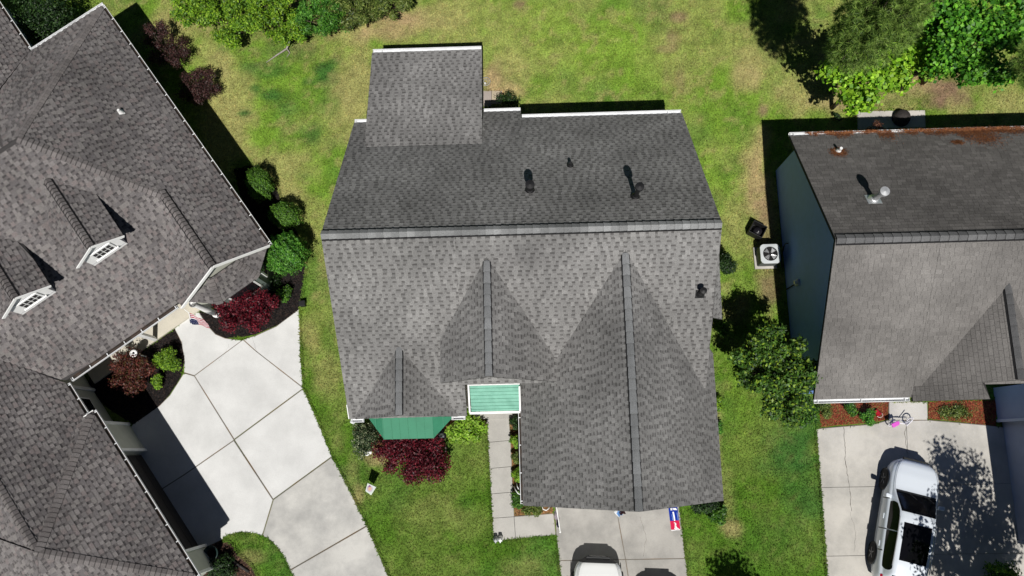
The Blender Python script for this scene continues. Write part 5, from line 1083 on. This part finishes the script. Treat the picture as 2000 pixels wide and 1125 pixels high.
c = at(1209, 1003, 0); fl = thing('folded_flag', 'small rumpled light blue and white flag at the middle of the garage front', 'flag', c)
cloth('cloth', fl, [at(1199, 1001, 1.9), at(1206, 994, 2.0), at(1216, 1004, 1.6), at(1207, 1010, 1.6)], lambda u, v: (.75, .76, .78) if v < .35 or u < .2 else srgb(120, 168, 226), 8, 10, .03)
cloth('cloth', fl, [at(1207, 996, 1.95), at(1219, 996, 1.85), at(1222, 1002, 1.6), at(1211, 1006, 1.65)], lambda u, v: (.03, .012, .014), 8, 8, .03)
mb = MB(); mb.tube([at(1203, 988, 2.05), at(1203, 1002, 1.95)], .012, 8); mb.build('pole', WHITE, fl)
# garden flag on a thin stand
c = at(726, 955, 0); g = thing('garden_flag', 'small white garden flag with a faded round picture on the front lawn', 'flag', c)
k4 = [at(718, 943, .78), at(735, 951, .74), at(725, 967, .58), at(713.5, 959, .62)]
def gf(u, v):
    d = math.hypot(u - .45, (v - .5)); e = math.hypot(u - .35, v - .3)
    return srgb(214, 178, 150) if d < .2 else (srgb(150, 96, 150) if e < .16 else (srgb(196, 180, 196) if d < .36 else ((.70, .76, .70) if min(u, v, 1 - u, 1 - v) < .13 else (.68, .72, .74))))
cloth('cloth', g, k4, gf, 14, 14, .008)
mb = MB(); mb.tube([at(714, 951, 0), at(714, 951, .8), k4[0] + Vector((0, 0, .02)), k4[1] + Vector((0, 0, .02))], .008, 6); mb.build('stand', BLACK, g)
# two figurines at the path corner
def figurine(label, px, py, s, m):
    c = at(px, py, .03); r = thing('garden_statue', label, 'statue', c, 0, 'little animal statues'); mb = MB()
    mb.lathe([(.001, 0), (.085, .01), (.095, .06), (.075, .15), (.05, .2), (.045, .22)], (0, 0, 0), 14); mb.lathe([(.001, .19), (.055, .21), (.07, .26), (.055, .31), (.001, .33)], (0, -.03, 0), 14)
    for x in (-1, 1): mb.tube([(x * .035, -.03, .30), (x * .055, -.02, .385)], [.026, .003], 8); mb.tube([(x * .045, -.085, 0), (x * .04, -.07, .14)], [.028, .024], 8)
    mb.tube([(0, -.08, .25), (0, -.125, .245)], [.028, .02], 8); o = mb.build('body', m, r, local=True, smooth=True); r.scale = (s, s, s)
    mb = MB(); mb.lathe([(.03, .0), (.031, .02)], (0, -.128, .24), 8); mb.build('nose', BLACK, r, local=True); return r
figurine('grey white animal statue on the very corner of the garden path', 968.5, 1052, 1.0, mat('pale_grey_stone', (.45, .47, .48), .8, mottle=.3, mottle_scale=20)); figurine('white animal statue right beside its greyer twin on the path', 977.5, 1051, 1.05, WHITE)
# white arches, lamps and pots in the path bed
for lb, pts in (('white curled plant hook beside the lower garden path', [(1004, 950, .1), (1007, 957, .75), (1012, 964, .8), (1018, 966, .6), (1021, 960, .35)]), ('second thinner white plant hook beside the lower garden path', [(1009, 944, .1), (1011, 952, .7), (1014, 957, .5)]), ('white curved plant hook poking out below the garage eave', [(1058, 988, .6), (1061, 995, .75), (1067, 997, .75), (1072, 993, .6), (1073, 987, .3)])):
    c = at(*pts[0][:2], 0); r = thing('plant_hook', lb, 'hook', c, 0, 'white plant hooks'); mb = MB(); mb.tube([at(pts[0][0], pts[0][1], 0)] + [at(*p) for p in pts], .017, 8); mb.build('rod', WHITE, r, smooth=True)
c = at(1014, 899, .3); r = thing('path_light', 'small white ball light among the plants beside the path', 'lamp', (c.x, c.y, 0)); mb = MB(); mb.lathe([(.001, .36), (.05, .34), (.065, .29), (.05, .24), (.02, .22)], (0, 0, 0), 14); mb.build('globe', WHITE, r, local=True, smooth=True); mb = MB(); mb.tube([(0, 0, 0), (0, 0, .24)], .012, 6); mb.build('stake', BLACK, r, local=True)
c = at(1006, 811, .1); r = thing('hose_reel', 'coiled dark hose on brick red ground by the porch', 'hose', (c.x, c.y, .03)); mb = MB(); mb.tube([(.11 * math.cos(a * .4) * (1 - a * .004), .11 * math.sin(a * .4) * (1 - a * .004), .02 + a * .0014) for a in range(60)], .014, 6); mb.build('coil', BLACK, r, local=True)
c = at(717, 885, .05); r = thing('white_stone', 'small white stone figure at the foot of the pale edged bush', 'stone', (c.x, c.y, .0)); mb = MB(); mb.lathe([(.001, .16), (.06, .13), (.1, .07), (.09, 0)], (0, 0, 0), 9); mb.lathe([(.001, .1), (.06, .07), (.06, 0)], (.11, .02, 0), 8); mb.build('body', WHITE, r, local=True)
c = at(862, 851, .3); r = thing('dark_planter', 'dark round planter beside the green bay roof', 'planter', (c.x, c.y, 0)); mb = MB(); mb.lathe([(.12, 0), (.17, .32), (.19, .34), (.17, .34), (.14, .29), (.001, .29)], (0, 0, 0), 18); mb.build('pot', BLACK, r, local=True); mb = MB(); mb.lathe([(.001, .42), (.07, .4), (.1, .33), (.1, .29)], (0, 0, 0), 14); mb.build('globe', mat('pale_globe', (.3, .32, .34), .3), r, local=True, smooth=True)
# left house yard
c = at(263, 691, .9); r = thing('garden_lamp', 'white round garden lamp beside the rusty red bush', 'lamp', (c.x, c.y, 0)); mb = MB(); mb.tube([(0, 0, 0), (0, 0, .95)], .022, 8); mb.build('post', WHITE, r, local=True); mb = MB(); mb.lathe([(.06, .93), (.13, .97), (.135, 1.0), (.09, 1.02), (.085, .985), (.001, .985)], (0, 0, 0), 20); h_ = mb.build('dish', WHITE, r, local=True); mb = MB(); mb.lathe([(.001, 1.03), (.035, 1.02), (.035, .99)], (.0, .01, 0), 10); mb.build('finial', BLACK, r, local=True)
c = at(592, 594, .1); r = thing('utility_box', 'small black utility box at the end of the dark bed', 'box', (c.x, c.y, 0), .1); mb = MB(); mb.box((0, 0, .13), (.2, .18, .26)); bevel(mb.build('cabinet', BLACK, r, local=True), .015); mb = MB(); mb.box((0, 0, .275), (.23, .21, .03)); bevel(mb.build('lid', BLACK, r, local=True), .01)
c = at(411, 1081, .5); r = thing('dark_urn', 'dark green round urn against the lower garage pier', 'urn', (c.x, c.y, 0)); URN = mat('urn_green', (.012, .03, .028), .4); mb = MB(); mb.lathe([(.14, 0), (.1, .06), (.2, .3), (.27, .5), (.25, .53), (.22, .5), (.15, .4), (.001, .38)], (0, 0, 0), 24); mb.build('bowl', URN, r, local=True, smooth=True); mb = MB(); mb.lathe([(.001, .401), (.15, .40)], (0, 0, 0), 20); mb.build('soil', MATS['mulch_dark'], r, local=True)
c = at(440, 1088, 0); r = thing('drain_pipe', 'black drain pipe running from the garage corner through the mulch', 'pipe', c); mb = MB(); mb.tube([at(424, 1092, .35), at(432, 1088, .1), at(441, 1086, .07), at(462, 1101, .07), at(486, 1117, .06)], .05, 10); mb.build('tube', mat('brown_plastic', (.03, .026, .024), .6), r, smooth=True)
# behind the main house
c = at(949, 161, 0); r = thing('ring_ornament', 'thin metal ring ornament on the bare soil behind the main house', 'ornament', c); mb = MB(); mb.tube([Vector(c) + Vector((.17 * math.cos(a), .17 * math.sin(a), .09)) for a in np.linspace(0, 6.2832, 28)], .013, 6, cap=False); mb.tube([Vector(c) + Vector((.09 * math.cos(a), .09 * math.sin(a), .08)) for a in np.linspace(0, 6.2832, 22)], .01, 6, cap=False); mb.build('ring', STEEL, r); mb = MB(); mb.lathe([(.001, .13), (.03, .11), (.03, .0)], c - Vector((.03, .07, 0)), 10); mb.build('knob', WHITE, r)
# right house yard
c = at(1762, 229, .2); r = thing('fire_pit', 'dark covered fire pit dome on the pale patio slab', 'fire pit', (c.x, c.y, .05)); mb = MB(); mb.lathe([(.001, .42), (.12, .40), (.24, .33), (.31, .2), (.32, .0)], (0, 0, 0), 22); mb.build('cover', mat('dark_cover', (.035, .03, .028), .8, mottle=.4, mottle_scale=9, bump=.6, bump_scale=12), r, local=True, smooth=True); mb = MB(); mb.lathe([(.33, .0), (.34, .04), (.31, .06)], (0, 0, 0), 22); mb.build('rim', BLACK, r, local=True)
c = at(1504, 496, .7); r = thing('air_conditioner', 'pale air conditioner unit with round fan beside the blue wall', 'air conditioner', (c.x, c.y, 0), RIGHT_A); ACM = mat('ac_paint', (.52, .55, .56), .5, mottle=.08)
mb = MB(); mb.box((0, 0, .04), (.82, .82, .08)); mb.build('pad', C_OLD, r, local=True)
mb = MB(); mb.box((0, 0, .40), (.66, .66, .62)); bevel(mb.build('cabinet', mat('ac_coil', (.10, .11, .11), .6), r, local=True), .03)
mb = MB(); n = 32; sq = []
for k in range(n):
    a = 2 * math.pi * k / n; ca, sa = math.cos(a), math.sin(a); q = .36 / max(abs(ca), abs(sa)); q = min(q, .45); sq.append((q * ca, q * sa))
for k in range(n):
    a, b = 2 * math.pi * k / n, 2 * math.pi * (k + 1) / n; i, j = sq[k], sq[(k + 1) % n]; ri = .27
    mb.face([(i[0], i[1], .74), (j[0], j[1], .74), (ri * math.cos(b), ri * math.sin(b), .755), (ri * math.cos(a), ri * math.sin(a), .755)]); mb.face([(i[0], i[1], .69), (j[0], j[1], .69), (j[0], j[1], .74), (i[0], i[1], .74)]); mb.face([(ri * math.cos(a), ri * math.sin(a), .755), (ri * math.cos(b), ri * math.sin(b), .755), (ri * math.cos(b), ri * math.sin(b), .66), (ri * math.cos(a), ri * math.sin(a), .66)])
mb.build('top_panel', ACM, r, local=True)
mb = MB(); mb.lathe([(.001, .715), (.27, .715)], (0, 0, 0), 24); mb.build('fan_well', BLACK, r, local=True)
for k in range(4):
    mb = MB(); a = k * math.pi / 2 + .5; d1 = Vector((math.cos(a), math.sin(a), 0)); d2 = Vector((math.cos(a + .75), math.sin(a + .75), 0)); mb.face([d1 * .06 + Vector((0, 0, .722)), d1 * .24 + Vector((0, 0, .722)), d2 * .24 + Vector((0, 0, .745)), d2 * .06 + Vector((0, 0, .745))]); mb.build('fan_blade', STEEL, r, local=True)
for k in range(5):
    mb = MB(); rr0 = .05 + k * .05; mb.tube([(rr0 * math.cos(a), rr0 * math.sin(a), .765) for a in np.linspace(0, 6.2832, 30)], .004, 5, cap=False); mb.build('guard_ring', BLACK, r, local=True)
c = at(1479, 449, .3); r = thing('storage_crate', 'open black plastic crate with dark bags beside the air conditioner', 'crate', (c.x, c.y, 0), -.5)
for x, y, dx, dy in ((0, .23, .52, .03), (0, -.23, .52, .03), (.26, 0, .03, .49), (-.26, 0, .03, .49)):
    mb = MB(); mb.box((x, y, .22), (dx, dy, .44)); bevel(mb.build('side', BLACK, r, local=True), .008)
mb = MB(); mb.box((0, 0, .03), (.5, .44, .04)); mb.build('base', BLACK, r, local=True)
c2 = at(1481, 451, .3); b = thing('refuse_bag', 'shiny black bag inside the open crate', 'bag', (c2.x, c2.y, .06)); n = 400; mb = MB(); mb.lathe([(.001, .3), (.05, .27), (.14, .24), (.19, .15), (.17, 0)], (0, 0, 0), 11); o = mb.build('bag', mat('bag_plastic', (.015, .014, .018), .22, bump=1.0, bump_scale=14), b, local=True, smooth=True)
# child's bike lying by the step, red toy
c = at(1758, 818, .1); r = thing('childs_bicycle', 'pink and white childs bicycle tipped over on the concrete path', 'bicycle', (c.x, c.y, .03), 0)
PINK, WHT = mat('pink_plastic', srgb(214, 92, 196), .4), mat('white_plastic', (.75, .72, .76), .4); L0 = lambda px, py, z: at(px, py, z) - Vector((c.x, c.y, .03))
def wheel(px, py, z, rad, tilt):
    M = Matrix.Translation(L0(px, py, z)) @ Matrix.Rotation(tilt[0], 4, 'X') @ Matrix.Rotation(tilt[1], 4, 'Y'); mb = MB(); mb.tube([M @ Vector((rad * math.cos(a), rad * math.sin(a), 0)) for a in np.linspace(0, 6.2832, 24)], .022, 8, cap=False); w_ = mb.build('wheel', mat('white_tyre', (.6, .58, .6), .6), r, local=True)
    mb = MB()
    for k in range(6): mb.tube([M @ Vector((0, 0, 0)), M @ Vector((rad * math.cos(k * 1.047), rad * math.sin(k * 1.047), 0))], .005, 4)
    link_mesh('spokes', mb.mesh('spokes'), STEEL, w_, True)
wheel(1742, 826, .22, .15, (.9, .5)); wheel(1776, 822, .22, .15, (.9, .4))
mb = MB(); mb.tube([L0(1742, 826, .25), L0(1752, 826, .42), L0(1768, 828, .46), L0(1776, 822, .28)], .018, 8); mb.tube([L0(1752, 826, .42), L0(1760, 820, .25), L0(1768, 828, .46)], .016, 8); mb.build('frame', WHT, r, local=True)
mb = MB(); mb.tube([L0(1768, 828, .46), L0(1776, 827, .58), L0(1784, 818, .6)], .016, 8); mb.tube([L0(1776, 827, .58), L0(1770, 832, .55)], .014, 8); mb.build('handlebar', WHT, r, local=True)
mb = MB(); p_ = L0(1748, 829, .5); mb.box(tuple(p_), (.24, .15, .08), .45); bevel(mb.build('basket', PINK, r, local=True), .02, 2); mb = MB(); mb.box(tuple(L0(1754, 826, .47)), (.1, .12, .05), .4); bevel(mb.build('seat', PINK, r, local=True), .02, 2)
c = at(1716, 806, .2); r = thing('toy_bucket', 'red toy bucket lying in the red mulch', 'bucket', (c.x, c.y, .11)); M = Matrix.Rotation(1.25, 4, 'X') @ Matrix.Rotation(.5, 4, 'Y'); mb = MB(); mb.lathe([(.001, -.1), (.075, -.1), (.105, .1), (.112, .1), (.112, .085)], (0, 0, 0), 18, M=M); mb.build('pail', mat('red_plastic', (.5, .015, .03), .35), r, local=True); mb = MB(); mb.tube([M @ Vector((.11 * math.cos(a), .03, .1 + .1 * math.sin(a))) for a in np.linspace(0, 3.14, 12)], .006, 6); mb.build('handle', WHITE, r, local=True)
# pine needles on the rear roof of the blue house
def needles(n, f):
    pts = np.array([f() for _ in range(n)]); a = rng.random(n) * 6.283; L = rng.uniform(.05, .12, n); d = np.stack([np.cos(a), np.sin(a)], 1); e = np.stack([-d[:, 1], d[:, 0]], 1); x, y = pts[:, 0], pts[:, 1]
    V = np.zeros((n, 3, 3))
    for k, (s_, t_) in enumerate(((-.5, .006), (-.5, -.006), (.5, 0))):
        xx, yy = x + d[:, 0] * L * s_ + e[:, 0] * t_, y + d[:, 1] * L * s_ + e[:, 1] * t_; c_, s2 = math.cos(RIGHT_A), math.sin(RIGHT_A)
        V[:, k, 0] = c_ * xx - s2 * yy; V[:, k, 1] = s2 * xx + c_ * yy; V[:, k, 2] = RR - RS * (np.minimum(yy, RYB) - RY) + .02 + pts[:, 2]
    cols = np.array([srgb(132, 82, 54), srgb(108, 66, 46), srgb(160, 108, 70), srgb(86, 56, 42)])[rng.integers(0, 4, n)] * rng.uniform(.7, 1.2, (n, 1))
    o = link_mesh('pine_needles', mesh_np('pine_needles', V.reshape(-1, 3), np.arange(3 * n).reshape(n, 3), cols), mat('needle', tint=True, rough=.9, spec=.1)); tag(o, 'orange brown pine needles lying along the rear gutter of the blue house', 'pine needles', kind='stuff')
def nd():
    k = rnd.random()
    if k < .78:
        x = rnd.uniform(10.1, 18.2); x = x if (math.sin(x * 4.1) + .6 * math.sin(x * 9.7 + 1)) > -.35 or rnd.random() < .25 else 14.6 + rnd.random() * 2.6; wd = .03 + .11 * max(0, math.sin(x * 2.9) * .6 + .1 * math.sin(x * 11)) + .05 * max(0, math.sin(x * 7.3 + 1)) + (.14 if 12.6 < x < 13.3 else 0) + (.08 if x > 14.2 else 0); return (x, RYB + .1 - abs(rnd.gauss(0, wd)), rnd.random() * .03)
    if k < .87: return (rnd.gauss(16.15, .3), RYB - .38 + rnd.gauss(0, .16), rnd.random() * .02)
    if k < .90: return (rnd.gauss(15.15, .1), RYB - .55 + rnd.gauss(0, .05), .005)
    return (10.95 + rnd.gauss(0, .12), 9.72 + rnd.gauss(0, .09), rnd.random() * .02)
needles(9500, nd)
